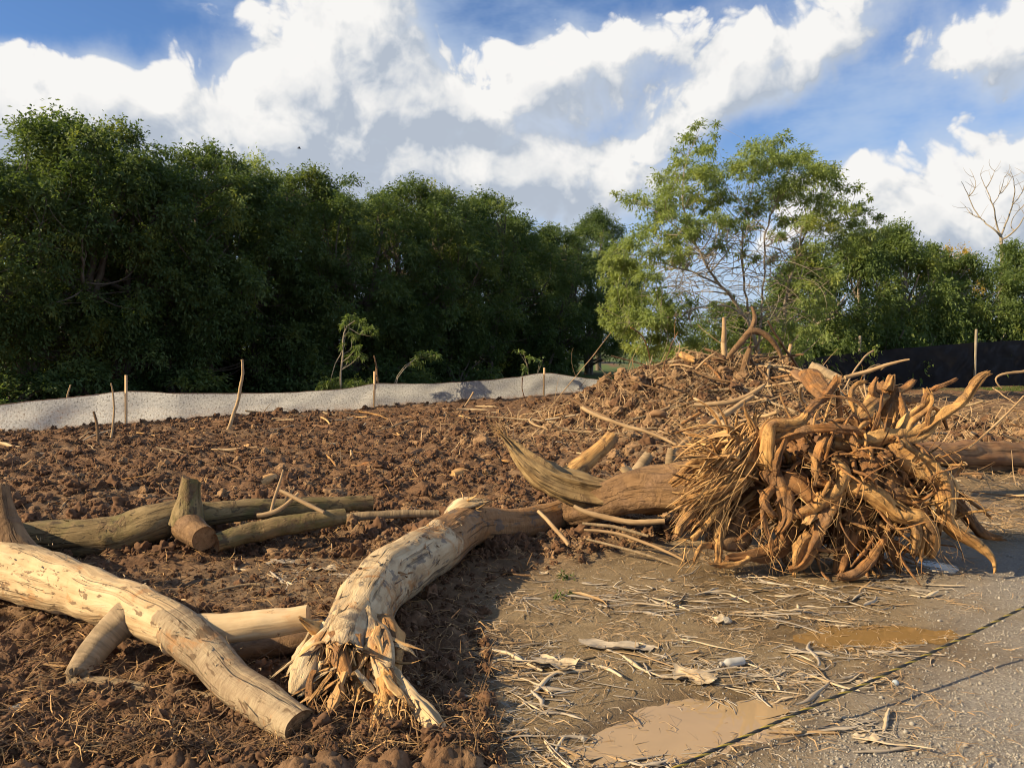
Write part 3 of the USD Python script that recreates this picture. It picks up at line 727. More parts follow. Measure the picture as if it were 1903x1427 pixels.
protos = [dense_tree(40 + k, 8.4, (3.0, 2.8, 3.2, 2.9)[k], "x", (1.7, 1.4, 2.0, 1.6)[k], group=ROW) for k in range(4)]
rr_ = np.random.default_rng(11)
low_proto = dense_tree(48, 8.4, 3.1, "x", .3, 125, "rear rank of the dark trees", "rear_tree", n_leaf=300)
def put(o, loc, rz, sc, label):
    m = Gf.Matrix4d().SetScale(Gf.Vec3d(*map(float, sc))) * Gf.Matrix4d().SetRotate(Gf.Rotation(Gf.Vec3d(0, 0, 1), float(rz))) * Gf.Matrix4d().SetTranslate(Gf.Vec3d(*map(float, loc)))
    UsdGeom.Xformable(o).GetOrderedXformOps()[0].Set(m); o.SetCustomDataByKey("label", label)
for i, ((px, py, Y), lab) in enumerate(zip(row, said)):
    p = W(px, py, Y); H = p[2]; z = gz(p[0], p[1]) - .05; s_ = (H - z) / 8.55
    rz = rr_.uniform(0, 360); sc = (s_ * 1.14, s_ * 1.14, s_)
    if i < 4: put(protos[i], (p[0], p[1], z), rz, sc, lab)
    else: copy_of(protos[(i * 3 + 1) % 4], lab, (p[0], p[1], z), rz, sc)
back = [(-20, 300, 27), (85, 300, 28), (180, 290, 29), (262, 300, 30), (345, 330, 31.5), (430, 330, 33), (525, 345, 35), (610, 360, 37), (700, 360, 39), (790, 370, 41.5), (868, 385, 44), (940, 400, 47), (1010, 440, 50)]
nth = ["first", "second", "third", "fourth", "fifth", "sixth", "seventh", "eighth", "ninth", "tenth", "eleventh", "twelfth", "last"]
for i, (px, py, Y) in enumerate(back):
    rl = f"{nth[i]} dark tree from the left in the rear rank behind the row"
    p = W(px, py, Y); z = gz(p[0], p[1]) - .05; s_ = (p[2] - z) / 8.55
    (put(low_proto, (p[0], p[1], z), 0, (s_ * 1.1, s_ * 1.1, s_), rl) if i == 0 else copy_of(low_proto, rl, (p[0], p[1], z), rr_.uniform(0, 360), (s_ * 1.1, s_ * 1.1, s_), "rear rank of the dark trees"))
pale = dense_tree(77, 9, 2.6, "paler open crowned tree rising behind the middle of the dark row", 3.5, 70, None, "pale_rear_tree", mats=(M["grey_bark"], M["leaf_light"]), n_leaf=150)
p = W(475, 283, 36.0); put(pale, (p[0], p[1], 0), 20, ((p[2]) / 9.15,) * 3, "paler open crowned tree rising behind the middle of the dark row")
far1 = dense_tree(78, 9, 2.6, "x", 2.2, 90, None, "far_tree", mats=(M["trunk_bark"], M["leaf_dark"]))
p = W(1112, 392, 56.0); put(far1, (p[0], p[1], 0), 20, ((p[2]) / 9.15,) * 3, "distant dark tree between the dark row and the light green tree")


def shrub(seed, label, base, R, H, mats, group=None, n=34, n_leaf=150, name="shrub", cat="shrub", leaf=(.15, .055)):
    rng = np.random.default_rng(seed); stems, cl = [], []
    for k in range(5):
        a = rng.uniform(0, 6.28); l = R * rng.uniform(.3, .7)
        stems.append(([np.array([.05 * math.cos(a), .05 * math.sin(a), -.1]), np.array([l * .5 * math.cos(a), l * .5 * math.sin(a), H * .45]), np.array([l * math.cos(a), l * math.sin(a), H * .85])], [.035, .025, .008]))
    for _ in range(n):
        u = unit(rng.standard_normal(3)); u[2] = abs(u[2]); r = rng.uniform(.3, 1) ** .5
        cl.append((np.array([u[0] * R * r, u[1] * R * r, .12 * H + u[2] * H * r * .85]), rng.uniform(.35, .6), 1.0))
    return tree(name, label, cat, rng, base, stems, cl, mats, leaf, n_leaf, .3, .8, group)


under = [(20, 20.8, 1.4, .9), (150, 22.3, 1.3, 1.1), (330, 24.5, 1.5, .9), (560, 28.0, 1.5, 1.2), (720, 30.6, 1.5, 1.2), (850, 33.8, 1.5, 1.3), (1010, 40.0, 1.7, 1.6)]
sp = None
for i, (px, Y, R, H) in enumerate(under):
    x = (px - CX) / F * Y; b = (x, Y, gz(x, Y) - .05); lab = ["low dark shrub at the foot of the first dark tree at the left edge", "low dark shrub in shade left of the left fence stake", "low dark shrub in shade between the left stake and the tall bent stick", "low dark shrub in shade just left of the drooping sapling", "low dark shrub in shade behind the middle fence stake", "low dark shrub in shade left of the leafy weed", "dark shrub in shade between the right fence stake and the light tree"][i]
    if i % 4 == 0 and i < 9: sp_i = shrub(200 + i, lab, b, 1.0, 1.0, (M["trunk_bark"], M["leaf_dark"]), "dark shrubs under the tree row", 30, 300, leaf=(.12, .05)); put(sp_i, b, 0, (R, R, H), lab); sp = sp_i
    else: copy_of(sp, lab, b, rr_.uniform(0, 360), (R, R, H))


def light_tree():
    """Open, layered light green tree with bare twigs and a bushy sunlit lower left."""
    rng = np.random.default_rng(91); Y = 22.0; base = W(1415, 655, Y); base[2] = gz(base[0], base[1]) - .3
    def at(px, py, dy=0.0): return W(px, py, Y + dy) - base
    lines = [([(1400, 700, 0), (1405, 640, 0), (1385, 590, 0), (1340, 530, -.2), (1295, 460, -.4), (1270, 380, -.3), (1300, 250, -.2)], (.10, .09, .08, .06, .045, .03, .008)),
             ([(1405, 690, 0), (1400, 620, .3), (1385, 540, .6), (1380, 450, .7), (1395, 360, .6), (1410, 280, .5)], (.07, .065, .05, .04, .025, .008)),
             ([(1410, 690, 0), (1412, 600, .2), (1418, 520, .2), (1425, 430, 0), (1450, 350, -.2), (1480, 290, 0)], (.06, .05, .04, .035, .02, .008)),
             ([(1450, 690, .6), (1455, 600, .6), (1470, 520, .5), (1500, 430, .5), (1540, 370, .4), (1580, 340, .2)], (.08, .07, .06, .04, .025, .008)),
             ([(1500, 430, .5), (1560, 410, .4), (1620, 395, .4)], (.035, .02, .006)), ([(1340, 530, -.2), (1270, 500, -.8), (1200, 480, -1.0), (1150, 470, -1.1)], (.05, .035, .02, .006)),
             ([(1385, 590, 0), (1310, 570, -.9), (1240, 590, -1.4), (1170, 600, -1.5)], (.045, .03, .02, .006)), ([(1295, 460, -.4), (1230, 400, -.6), (1165, 372, -.7)], (.03, .018, .005)),
             ([(1425, 430, 0), (1370, 370, -.4), (1340, 330, -.5)], (.025, .015, .005))]
    stems = [([at(*q) for q in P], tuple(x * .62 for x in R)) for P, R in lines]
    pads = [(1300, 238, .26), (1282, 262, .34), (1315, 285, .34), (1268, 305, .36), (1310, 320, .42), (1235, 335, .42), (1260, 355, .46), (1175, 372, .34), (1210, 378, .42), (1235, 400, .46), (1290, 375, .46), (1330, 350, .46), (1365, 322, .5), (1345, 372, .42), (1400, 290, .46), (1425, 275, .4), (1415, 320, .5), (1450, 305, .46), (1475, 298, .42), (1500, 325, .5), (1535, 318, .42), (1545, 345, .4), (1470, 345, .5), (1440, 365, .5), (1395, 375, .46), (1510, 372, .46), (1550, 382, .38), (1590, 352, .22),
            (1590, 392, .34), (1625, 405, .28), (1640, 430, .26), (1575, 415, .36), (1600, 440, .34), (1530, 425, .42), (1490, 415, .4), (1450, 415, .36), (1560, 455, .34), (1510, 455, .36), (1380, 425, .32), (1330, 410, .38), (1290, 420, .4), (1255, 440, .42), (1205, 425, .38), (1180, 455, .42), (1225, 470, .42), (1270, 470, .34), (1165, 495, .42), (1205, 510, .42), (1160, 540, .42), (1190, 560, .5), (1150, 580, .36), (1215, 590, .5), (1175, 610, .42), (1235, 625, .5), (1205, 645, .44), (1255, 600, .4), (1260, 655, .46), (1290, 630, .4), (1230, 545, .36), (1300, 660, .4), (1340, 650, .3), (1180, 580, .4), (1155, 510, .36), (1140, 470, .28), (1320, 610, .32), (1360, 630, .32), (1250, 575, .42), (1290, 560, .3), (1330, 560, .24), (1440, 640, .4), (1480, 650, .45), (1500, 610, .4), (1460, 600, .3), (1520, 560, .4), (1490, 530, .32), (1540, 510, .36), (1430, 480, .3), (1380, 470, .26), (1340, 460, .26), (1480, 460, .36), (1400, 400, .36), (1350, 420, .3), (1300, 330, .36)]
    cl = []
    for px, py, r in pads:
        low = px < 1290 and py > 430; r = r * (1.0 if low else 1.12)
        cl.append((at(px, py, rng.uniform(-1.3, 1.3) - (1.0 if low else 0)), r, .9 if low else .62))
        for _ in range(2): cl.append((at(px + rng.uniform(-34, 34), py + rng.uniform(-18, 26), rng.uniform(-1.6, 1.6)), r * rng.uniform(.55, .85), .55))
        if low: cl.append((at(px + rng.uniform(-30, 45), py + rng.uniform(-25, 25), rng.uniform(-1.6, 1.0)), r * rng.uniform(.7, .9), .9))
    t_ = tree("light_tree", "tall open light green tree with several thin trunks behind the debris mound", "tree", rng, base, stems, cl, (M["grey_bark"], M["leaf_light"]), (.10, .032), 1600, .25, .6)
    tb = MB()
    for _ in range(330):
        a = at(rng.uniform(1230, 1500), rng.uniform(430, 610), rng.uniform(-1.2, 1.0)); d = unit(rng.standard_normal(3) * [1, .8, .45]); l = rng.uniform(.5, 1.5)
        tb.add(tube([a, a + d * l * .5 + rng.standard_normal(3) * .1 + [0, 0, .1], a + d * l + rng.standard_normal(3) * .2 + [0, 0, -.25 * l]], [.011, .008, .003], .2, 4, 0))
    tag(tb.build("bare_twigs", M["grey_bark"], t_), kind="stuff")


light_tree()

BM = (M["grey_bark"], M["leaf_bush"])
bushes = [(1500, 470, 30.5, 2.1, "bushy green tree just behind the light green tree"), (1590, 440, 32.5, 2.1, "bushy green tree behind the left post of the netting fence"), (1665, 425, 34.0, 2.2, "green tree with a branch reaching right behind the netting fence"),
          (1730, 452, 36.5, 2.0, "green tree behind the netting fence between the two posts"), (1800, 470, 35.0, 2.2, "green tree above the right post of the netting fence"), (1870, 448, 37.0, 2.2, "green tree below the bare tree at the right edge"), (1960, 470, 35.0, 2.4, "green tree cut by the right edge of the picture"), (1440, 520, 32.0, 2.0, "low green tree seen through the light tree's trunks"), (1360, 560, 30.0, 1.9, "low green bushy tree left of the light tree's trunks")]
bp = None
for i, (px, py, Y, R, lab) in enumerate(bushes):
    p = W(px, py, Y); z = gz(p[0], p[1]) - .05; H = p[2] - z
    if i in (0, 3): bp = dense_tree(60 + i, 5, 1.0 * 2.0, lab, .6, 75, "green trees behind the netting fence", "bushy_tree", (0, 0, 0), BM, 330, (.13, .05)); put(bp, (p[0], p[1], z), 0, (R / 2., R / 2., H / 5.1), lab)
    else: copy_of(bp, lab, (p[0], p[1], z), rr_.uniform(0, 360), (R / 2, R / 2, H / 5.1))
lowb = [(1290, 27.5, 1.5, 1.7), (1390, 27.0, 1.5, 1.9), (1470, 28.5, 1.6, 2.2), (1550, 30.5, 1.6, 2.3), (1640, 31.8, 1.6, 2.6), (1700, 32.8, 1.5, 2.5), (1760, 33.2, 1.6, 2.6), (1830, 33.6, 1.6, 2.6), (1900, 34.0, 1.7, 2.5), (1960, 34, 1.6, 2.6)]
for i, (px, Y, R, H) in enumerate(lowb):
    x = (px - CX) / F * Y; b = (x, Y, gz(x, Y) - .05); lab = ["light green shrub left of the light tree's trunks behind the mound", "light green shrub just behind the light tree's trunks", "light green shrub right of the light tree at the start of the netting", "light green shrub over the netting left of its left post", "light green shrub over the netting just right of its left post", "light green shrub over the middle of the netting between the posts", "light green shrub over the netting left of its right post", "light green shrub just right of the netting's right post", "light green shrub over the netting at the right edge of the picture", "light green shrub mostly outside the right edge of the picture"][i]
    if i % 5 == 0: sp = shrub(300 + i, lab, b, 1.0, 1.0, BM, "light green shrubs along the netting", 34, 260, "leafy_shrub", leaf=(.10, .045)); put(sp, b, 0, (R, R, H), lab)
    else: copy_of(sp, lab, b, rr_.uniform(0, 360), (R, R, H))
p = W(1768, 452, 46.0); yt = dense_tree(88, 6, 2.4, "x", 2.0, 45, None, "yellow_tree", mats=(M["grey_bark"], M["leaf_yellow"])); put(yt, (p[0], p[1], 0), 0, (1, 1, p[2] / 6.1), "yellow flowering tree top showing between the green trees at right")


def bare_tree():
    rng = np.random.default_rng(14); Y = 44.0; base = W(1858, 600, Y); base[2] = 0
    t_ = thing("bare_tree", "leafless grey tree standing against the clouds at the right edge", "tree", base)
    def at(px, py, dy=0): return W(px, py, Y + dy) - base
    mb = MB().add(tube([at(1858, 660) * [1, 1, 0], at(1860, 560), at(1862, 480), at(1860, 440)], [.17, .13, .10, .08], .3, 10, .05, seed=2))
    mb.build("trunk", M["grey_bark"], t_)
    br = MB()
    limbs = [[(1860, 440), (1845, 425), (1822, 405), (1800, 365), (1786, 338)], [(1860, 440), (1852, 415), (1845, 380), (1832, 350), (1822, 325)], [(1860, 440), (1870, 415), (1882, 380), (1885, 345), (1878, 318)], [(1862, 445), (1885, 430), (1905, 400), (1925, 360)], [(1822, 405), (1808, 400), (1795, 385)], [(1845, 380), (1858, 360), (1866, 330)], [(1882, 380), (1900, 355), (1905, 325)], [(1886, 430), (1880, 410), (1893, 392), (1903, 370)], [(1832, 350), (1842, 335), (1848, 318)], [(1800, 365), (1812, 350), (1810, 330)], [(1858, 360), (1872, 345), (1880, 330)]]
    for k, L in enumerate(limbs):
        P = [at(a, b, rng.uniform(-.8, .8) * (i > 0)) for i, (a, b) in enumerate(L)]
        r0 = .055 if k < 4 else .028
        br.add(tube(P, np.linspace(r0, .011, len(P)), .2, 6, .05, seed=k, wob=.03))
        for _ in range(5):
            i = rng.integers(1, len(P)); a = P[i]; d = unit(rng.standard_normal(3) * [1, .6, .6] + [0, 0, .9]); l = rng.uniform(.4, .9)
            br.add(tube([a, a + d * l * .5 + rng.standard_normal(3) * .06, a + d * l], [.013, .009, .005], .15, 4, 0))
    br.build("branches", M["grey_bark"], t_)


bare_tree()


def house(px, Y, w, h, d, label, wall, n, roofc):
    x = (px - CX) / F * Y; t_ = thing("pale_building", label, "building", (x, Y, 0), 8)
    b = trimesh.creation.box([w, d, h]); b.apply_translation([0, d / 2, h / 2]); mesh("wall", b.vertices, b.faces, wall, t_)
    r = trimesh.creation.box([w + .6, d + .6, .35]); r.apply_translation([0, d / 2, h + .178]); mesh("roof", r.vertices, r.faces, roofc, t_)
    fl = int(h / 3)
    for f_ in range(fl):
        for k in range(n):
            g_ = trimesh.creation.box([1.3, .12, 1.4]); g_.apply_translation([-w / 2 + w * (k + .5) / n, -.02, 1.7 + 3 * f_])
            wn = mesh("window", g_.vertices, g_.faces, M["stone"], t_)
            g2 = trimesh.creation.box([1.1, .04, 1.2]); g2.apply_translation([-w / 2 + w * (k + .5) / n, -.10, 1.7 + 3 * f_]); mesh("pane", g2.vertices, g2.faces, M["pane"], wn)


M["pane"] = plain("window_glass", (.05, .06, .07), .1, .2, 3, .6)
M["plaster"] = plain("pale_plaster", (.62, .60, .56), .85, .08, 4)
M["roof"] = plain("grey_roof", (.35, .33, .31), .8, .2, 4)
house(955, 78, 11, 3.4, 8, "low pale building glimpsed through the gap under the dark trees", M["plaster"], 4, M["roof"])
house(140, 60, 10, 4.2, 8, "low pale building glimpsed between the dark trunks at left", M["plaster"], 4, M["roof"])

# ------------------------------------------------------------------ felled logs
def limb(t_, name, pts, mat, ends=(None, None), label=None, **kw):
    """A limb of a log as a part of thing t_, with its sawn or broken ends as parts."""
    P, R = pl(pts); kw.setdefault("sides", 28); kw.setdefault("ds", .022); kw.setdefault("lump", .07); kw.setdefault("flute", .03)
    mb = MB().add(tube(P, R, **kw)); rings = tube.rings
    for ring, nr, e in ((rings[0], rings[1], ends[0]), (rings[2], rings[3], ends[1])):
        if not e:
            c = ring.mean(0); m = len(ring); rad = np.linalg.norm(ring - c, axis=1).mean(); c1 = c + (ring - c) * .55 + nr * rad * .25 * (1 + .8 * np.sin(np.arange(m) * 2.4))[:, None]
            V_ = np.vstack([ring, c1, (c + nr * rad * .1)[None]]); F_ = [[j, (j + 1) % m, m + (j + 1) % m] for j in range(m)] + [[j, m + (j + 1) % m, m + j] for j in range(m)] + [[m + j, m + (j + 1) % m, 2 * m] for j in range(m)]
            mb.add((V_, np.array(F_), np.stack([V_[:, 0], V_[:, 1], V_[:, 2]], 1)))
    p = mb.build(name, M[mat], t_)
    if label: tag(p, label)
    for e, (ring, nrm) in zip(ends, ((rings[0], rings[1]), (rings[2], rings[3]))):
        if e:
            c = MB().add(cap(ring, nrm, .02 if e == "cut" else -.1, int(kw.get("seed", 0)), 0 if e == "cut" else .01, .05)); c.build("cut_end", M[e], t_)
    return p


def fringe(rng, ring, nrm, n, L, w, spread=.4):
    """Torn fibres round a broken end."""
    mb = MB(); c = ring.mean(0)
    for k in range(n):
        a = ring[rng.integers(len(ring))]; a = c + (a - c) * rng.uniform(.6, 1.0); l = L * rng.uniform(.3, 1)
        d = unit(nrm + rng.standard_normal(3) * spread); b = a + d * l * .5 + rng.standard_normal(3) * .06 * l; e = a + d * l + rng.standard_normal(3) * .12 * l + [0, 0, -.2 * l]
        p, _ = spline([a - nrm * .03, b, e], [1, 1, 1], l / 4); mb.add(strip(p, w * rng.uniform(.4, 1.2) * np.linspace(1, .25, len(p)), .3, rng.uniform(0, 6), k))
    return mb


rng = np.random.default_rng(21)
t_ = thing("forked_log", "large pale debarked forked log in the left foreground with two sawn ends", "log")
limb(t_, "trunk", [(-190, 960, 6.0, 62), (-60, 1014, 5.35, 62), (40, 1064, 4.85, 57), (150, 1096, 4.45, 48), (250, 1130, 4.08, 45), (325, 1162, 3.88, 42), (400, 1234, 3.66, 39), (480, 1299, 3.41, 37), (563, 1354, 3.17, 35)], "pale_log", (None, "cut_dark"), seed=4, sides=56, ds=.016, lump=.07, flute=.035, wob=.012)
limb(t_, "side_branch", [(318, 1180, 3.86, 40), (370, 1176, 3.86, 33), (440, 1166, 3.87, 28), (515, 1157, 3.88, 26), (574, 1149, 3.89, 25)], "pale_wood", (None, "cut"), "sawn pale side branch pointing right", seed=6)
limb(t_, "stub_branch", [(275, 1128, 4.08, 44), (236, 1148, 4.0, 33), (196, 1185, 3.92, 28), (165, 1222, 3.83, 26), (140, 1256, 3.72, 21)], "tan_bark", (None, None), "short brown stub reaching down to the soil", seed=7, rag1=.05)
limb(t_, "upright_stub", [(40, 1045, 4.9, 40), (22, 1000, 4.95, 26), (10, 955, 5.0, 20), (2, 905, 5.05, 15)], "brown_bark", (None, None), "brown upright stub at the left edge", seed=8, rag1=.05)
fr = MB()
for k in range(60):
    P, _ = pl([(rng.uniform(60, 240), rng.uniform(1045, 1100), 4.4, 1)]); 
for k in range(26):
    a = W(rng.uniform(118, 160), rng.uniform(1225, 1262), 3.78); d = unit(rng.standard_normal(3) + [0, 0, -1.2]); fr.add(strip(np.array([a, a + d * .05, a + d * .1 + rng.standard_normal(3) * .02]), rng.uniform(.006, .016), .3, rng.uniform(0, 6), k))
tag(fr.build("torn_fibres", M["fibre"], t_), kind="stuff")

t_ = thing("mossy_log", "mossy greenish brown log with an upright stub lying behind the forked log", "log")
limb(t_, "trunk", [(30, 1012, 6.1, 40), (150, 1000, 6.15, 39), (250, 984, 6.2, 37), (320, 962, 6.25, 32), (400, 954, 6.4, 21), (500, 944, 6.6, 19), (600, 938, 6.75, 17), (690, 934, 6.9, 14)], "mossy", ("cut_dark", "cut_dark"), seed=12, sides=32, lump=.09, wob=.02)
limb(t_, "upright_stub", [(345, 975, 6.2, 32), (350, 940, 6.2, 25), (352, 915, 6.2, 19), (356, 888, 6.2, 17)], "mossy", (None, "cut_dark"), seed=13, rag1=.04)
limb(t_, "sawn_stub", [(345, 975, 6.2, 30), (362, 988, 6.05, 26), (380, 1000, 5.92, 23)], "brown_bark", (None, "cut_dark"), seed=14)
t_ = thing("brown_limb", "shorter brown limb lying in front of the mossy log", "branch")
limb(t_, "wood", [(400, 1006, 5.95, 17), (470, 988, 6.1, 19), (545, 972, 6.2, 18), (640, 960, 6.35, 15)], "mossy", ("cut_dark", "cut_dark"), seed=15, lump=.10, wob=.02)
t_ = thing("thin_pole", "thin grey pole lying on the soil between the limb and the torn trunk", "pole")
limb(t_, "wood", [(640, 962, 6.75, 8), (700, 957, 6.8, 8), (815, 955, 6.9, 7)], "tan_bark", ("cut", "cut"), seed=17, sides=14)
t_ = thing("half_buried_pole", "muddy pole half sunk in soil under the forked log", "pole")
limb(t_, "wood", [(130, 1272, 3.72, 17), (250, 1282, 3.68, 17), (370, 1300, 3.62, 15), (470, 1306, 3.6, 12)], "tan_bark", ("cut_dark", "cut_dark"), seed=18, sides=18)
t_ = thing("muddy_slab", "wide mud coated slab of wood in shade under the sawn side branch", "slab")
limb(t_, "wood", [(405, 1225, 3.95, 20), (470, 1205, 4.05, 34), (550, 1192, 4.15, 36), (620, 1178, 4.25, 30)], "brown_bark", ("cut_dark", "cut_dark"), seed=19, squash=.55)
t_ = thing("short_log", "short pale log lying by the silt fence", "log")
limb(t_, "wood", [(606, 784, 17.2, 9), (640, 790, 16.9, 9), (684, 798, 16.6, 8)], "pale_wood", ("cut_dark", "cut"), seed=20, sides=14)

def flakes(t_, pts, n, rng, mat, L=(.02, .09), w=(.006, .022)):
    """Peeling flakes of bark lifted off a limb's upper side."""
    P, R = pl(pts); p, r = spline(P, R, .02); T, A, B = frames(p); mb = MB()
    for k in range(n):
        i = rng.integers(2, len(p) - 2); up = unit(np.array([rng.normal(0, .7), rng.normal(-.5, .6), rng.uniform(-.2, 1)])); up = unit(up - T[i] * (up @ T[i])); o = p[i] + up * r[i] * 1.03
        d = unit(T[i] * rng.choice([-1, 1]) + np.cross(T[i], up) * rng.normal(0, .6)); l = rng.uniform(*L); ww = rng.uniform(*w)
        mb.add(strip(np.array([o - up * .004, o + d * l * .5 + up * .002, o + d * l + up * rng.uniform(-.004, .02)]), np.array([ww, ww * .9, ww * .3]), .12, rng.uniform(-.4, .4) + (0 if rng.random() < .5 else 1.57), k))
    tag(mb.build("bark_flakes", M[mat], t_), kind="stuff")


rngf = np.random.default_rng(17); FL = stage.GetPrimAtPath("/World/forked_log")
flakes(FL, [(-60, 1012, 5.35, 66), (40, 1062, 4.85, 63), (150, 1094, 4.45, 54), (250, 1128, 4.08, 49), (325, 1160, 3.88, 46)], 70, rngf, "pale_wood", (.01, .045), (.003, .010))
flakes(FL, [(325, 1160, 3.88, 46), (400, 1232, 3.66, 44), (480, 1298, 3.44, 41), (563, 1354, 3.24, 37)], 60, rngf, "tan_bark", (.008, .03), (.003, .009))
flakes(stage.GetPrimAtPath("/World/mossy_log"), [(50, 1010, 6.1, 40), (150, 1000, 6.15, 39), (250, 984, 6.2, 37), (320, 962, 6.25, 32), (400, 954, 6.4, 21), (600, 938, 6.75, 17)], 90, rngf, "mossy", (.015, .06), (.005, .014))
# the torn trunk
rng = np.random.default_rng(33)
t_ = thing("torn_trunk", "long pale trunk with a torn splintered butt end towards the viewer", "trunk")
PT = [(632, 1240, 3.52, 52), (645, 1200, 3.76, 56), (668, 1150, 4.12, 56), (705, 1094, 4.62, 54), (765, 1046, 5.15, 48), (830, 1004, 5.75, 44), (878, 978, 6.2, 40), (950, 978, 6.55, 33), (1030, 960, 6.95, 28), (1085, 942, 7.2, 24)]
P, R = pl(PT)
V, q, g = tube(P, R, .018, 52, .06, .05, 1.6, seed=24, rag0=.10, wob=.012)
trunk_rings = tube.rings
MB().add((V, q, g)).build("trunk", M["trunk_pale"], t_)
ring, nrm = trunk_rings[0], trunk_rings[1]
cp = MB().add(cap(ring, nrm, -.5, 3, .05, .25)); cp.build("hollow_end", M["root_dark"], t_)
tag(fringe(rng, ring, nrm, 90, .11, .022, .45).build("torn_fibres", M["fibre"], t_), kind="stuff")
limb(t_, "knot_stub", [(866, 985, 6.15, 36), (846, 962, 6.12, 22), (856, 942, 6.1, 14), (880, 934, 6.1, 9), (905, 930, 6.1, 4)], "trunk_pale", (None, None), seed=25, rag1=.08, flute=.25)
kn = MB()
for k in range(24):
    a = W(rng.uniform(850, 885), rng.uniform(930, 955), 6.08); d = unit(rng.standard_normal(3) * .5 + [.8, 0, .25]); kn.add(strip(np.array([a, a + d * .07, a + d * .15 + rng.standard_normal(3) * .02]), np.array([.018, .012, .003]) * rng.uniform(.5, 1.2), .3, rng.uniform(0, 6), k))
tag(kn.build("knot_splinters", M["fibre"], t_), kind="stuff")
flares = [([(650, 1160, 3.95, 40), (610, 1196, 3.68, 30), (578, 1240, 3.5, 26), (560, 1276, 3.4, 20), (550, 1290, 3.37, 10)], "trunk_pale", None), ([(690, 1165, 3.9, 34), (700, 1200, 3.68, 30), (712, 1238, 3.5, 20), (716, 1275, 3.4, 10)], "trunk_pale", None),
          ([(625, 1175, 3.85, 36), (596, 1215, 3.62, 32), (572, 1250, 3.48, 26), (560, 1280, 3.4, 14)], "trunk_pale", "left root flare of the torn butt"), ([(672, 1160, 4.0, 40), (672, 1215, 3.66, 34), (668, 1262, 3.46, 22), (672, 1298, 3.36, 9)], "root_pale", None),
          ([(700, 1180, 3.92, 36), (722, 1232, 3.62, 22), (734, 1272, 3.46, 14), (745, 1300, 3.36, 12)], "root_pale", None), ([(735, 1250, 3.5, 10), (758, 1285, 3.36, 12), (792, 1322, 3.25, 15), (818, 1360, 3.15, 15), (842, 1392, 3.08, 13), (872, 1388, 3.07, 7)], "pale_wood", "long pale root curling out to the right on the ground"),
          ([(722, 1260, 3.45, 18), (722, 1310, 3.32, 17), (732, 1360, 3.2, 15), (742, 1400, 3.12, 11)], "root_pale", None), ([(690, 1240, 3.55, 20), (690, 1278, 3.42, 13), (695, 1310, 3.34, 7)], "root", None), ([(625, 1200, 3.62, 26), (640, 1240, 3.44, 15), (648, 1262, 3.38, 6)], "root", None),
          ([(705, 1330, 3.24, 14), (722, 1385, 3.12, 16), (748, 1425, 3.04, 10)], "root", None), ([(600, 1172, 3.75, 14), (575, 1160, 3.7, 10), (560, 1150, 3.68, 4)], "root_pale", None)]
for k, (pts, mat, lab) in enumerate(flares):
    p = limb(t_, "root", pts, mat, (None, None), lab, seed=40 + k, rag1=.05, flute=.30, sides=22, ds=.015, lump=.09)
for k in range(64):
    px = rng.uniform(575, 740); py = rng.uniform(1165, 1275); dep = np.interp(py, [1100, 1200, 1300], [4.2, 3.62, 3.34]) + rng.uniform(-.10, .06)
    a_ = W(px, py, dep); d = unit(np.array([rng.normal(.0, .45) + (px - 655) / 130, -.75, -.55]) + rng.standard_normal(3) * .25); l = rng.uniform(.07, .24); e_ = a_ + d * l; e_[2] = max(e_[2], .015); r0 = rng.uniform(.005, .017)
    V, q, g = tube([a_ - d * .06, a_ + d * l * .45 + rng.standard_normal(3) * .012, e_], [r0, r0, r0 * .3], .01, 14, .14, .6, 2.4, seed=1500 + k, squash=rng.uniform(.2, .5), rag1=rng.uniform(.02, .06), wob=.008)
    tag(MB().add((V, q, g)).build("splinter", M[("trunk_pale", "root_pale", "root", "fibre")[k % 4]], t_), "sharp splinter of the torn butt end")
fb_ = MB()
for k in range(330):
    px = rng.uniform(590, 760); py = rng.uniform(1160, 1300) if k < 150 else rng.uniform(1290, 1420)
    if k >= 150: px = rng.uniform(690, 770)
    dep = np.interp(py, [1100, 1200, 1300, 1430], [4.3, 3.68, 3.3, 3.05]) - (.03 if k < 150 else 0) + rng.uniform(-.1, .1)
    a = W(px, py, dep); d = unit(rng.standard_normal(3) * [.5, .45, .4] + [.1, -.4, -.7]); l = rng.uniform(.04, .20) * (1 if k > 150 else .6)
    fb_.add(strip(np.array([a, a + d * l * .5 + rng.standard_normal(3) * .008, a + d * l + rng.standard_normal(3) * .02]), np.array([.007, .006, .002]) * rng.lognormal(-.4, .6), .3, rng.uniform(0, 6), k))
tag(fb_.build("shredded_bark", M["fibre"], t_), kind="stuff")

flakes(t_, PT[1:7], 170, np.random.default_rng(18), "trunk_pale", (.02, .09), (.004, .016))
# slab, stubs and second trunk
t_ = thing("split_slab", "grey gold splintered slab rising to a point left of the root ball", "slab")
P, R = pl([(934, 810, 6.95, 4), (958, 838, 6.92, 17), (996, 874, 6.86, 27), (1050, 902, 6.80, 31), (1130, 918, 6.76, 31), (1200, 915, 6.70, 24), (1250, 912, 6.66, 14)])
MB().add(tube(P, R, .016, 36, .12, .38, 2.6, seed=50, rag0=.16, squash=.8)).build("wood", M["slab"], t_)
tag(fringe(np.random.default_rng(5), tube.rings[0], tube.rings[1], 40, .25, .012, .25).build("splinters", M["fibre"], t_), kind="stuff")
t_ = thing("leaning_stub", "pale branch stub sticking up behind the splintered slab", "branch")
limb(t_, "wood", [(1052, 892, 7.1, 20), (1085, 860, 7.2, 17), (1115, 835, 7.3, 15), (1137, 812, 7.4, 14)], "root_pale", (None, "cut_dark"), seed=51, rag1=.03)
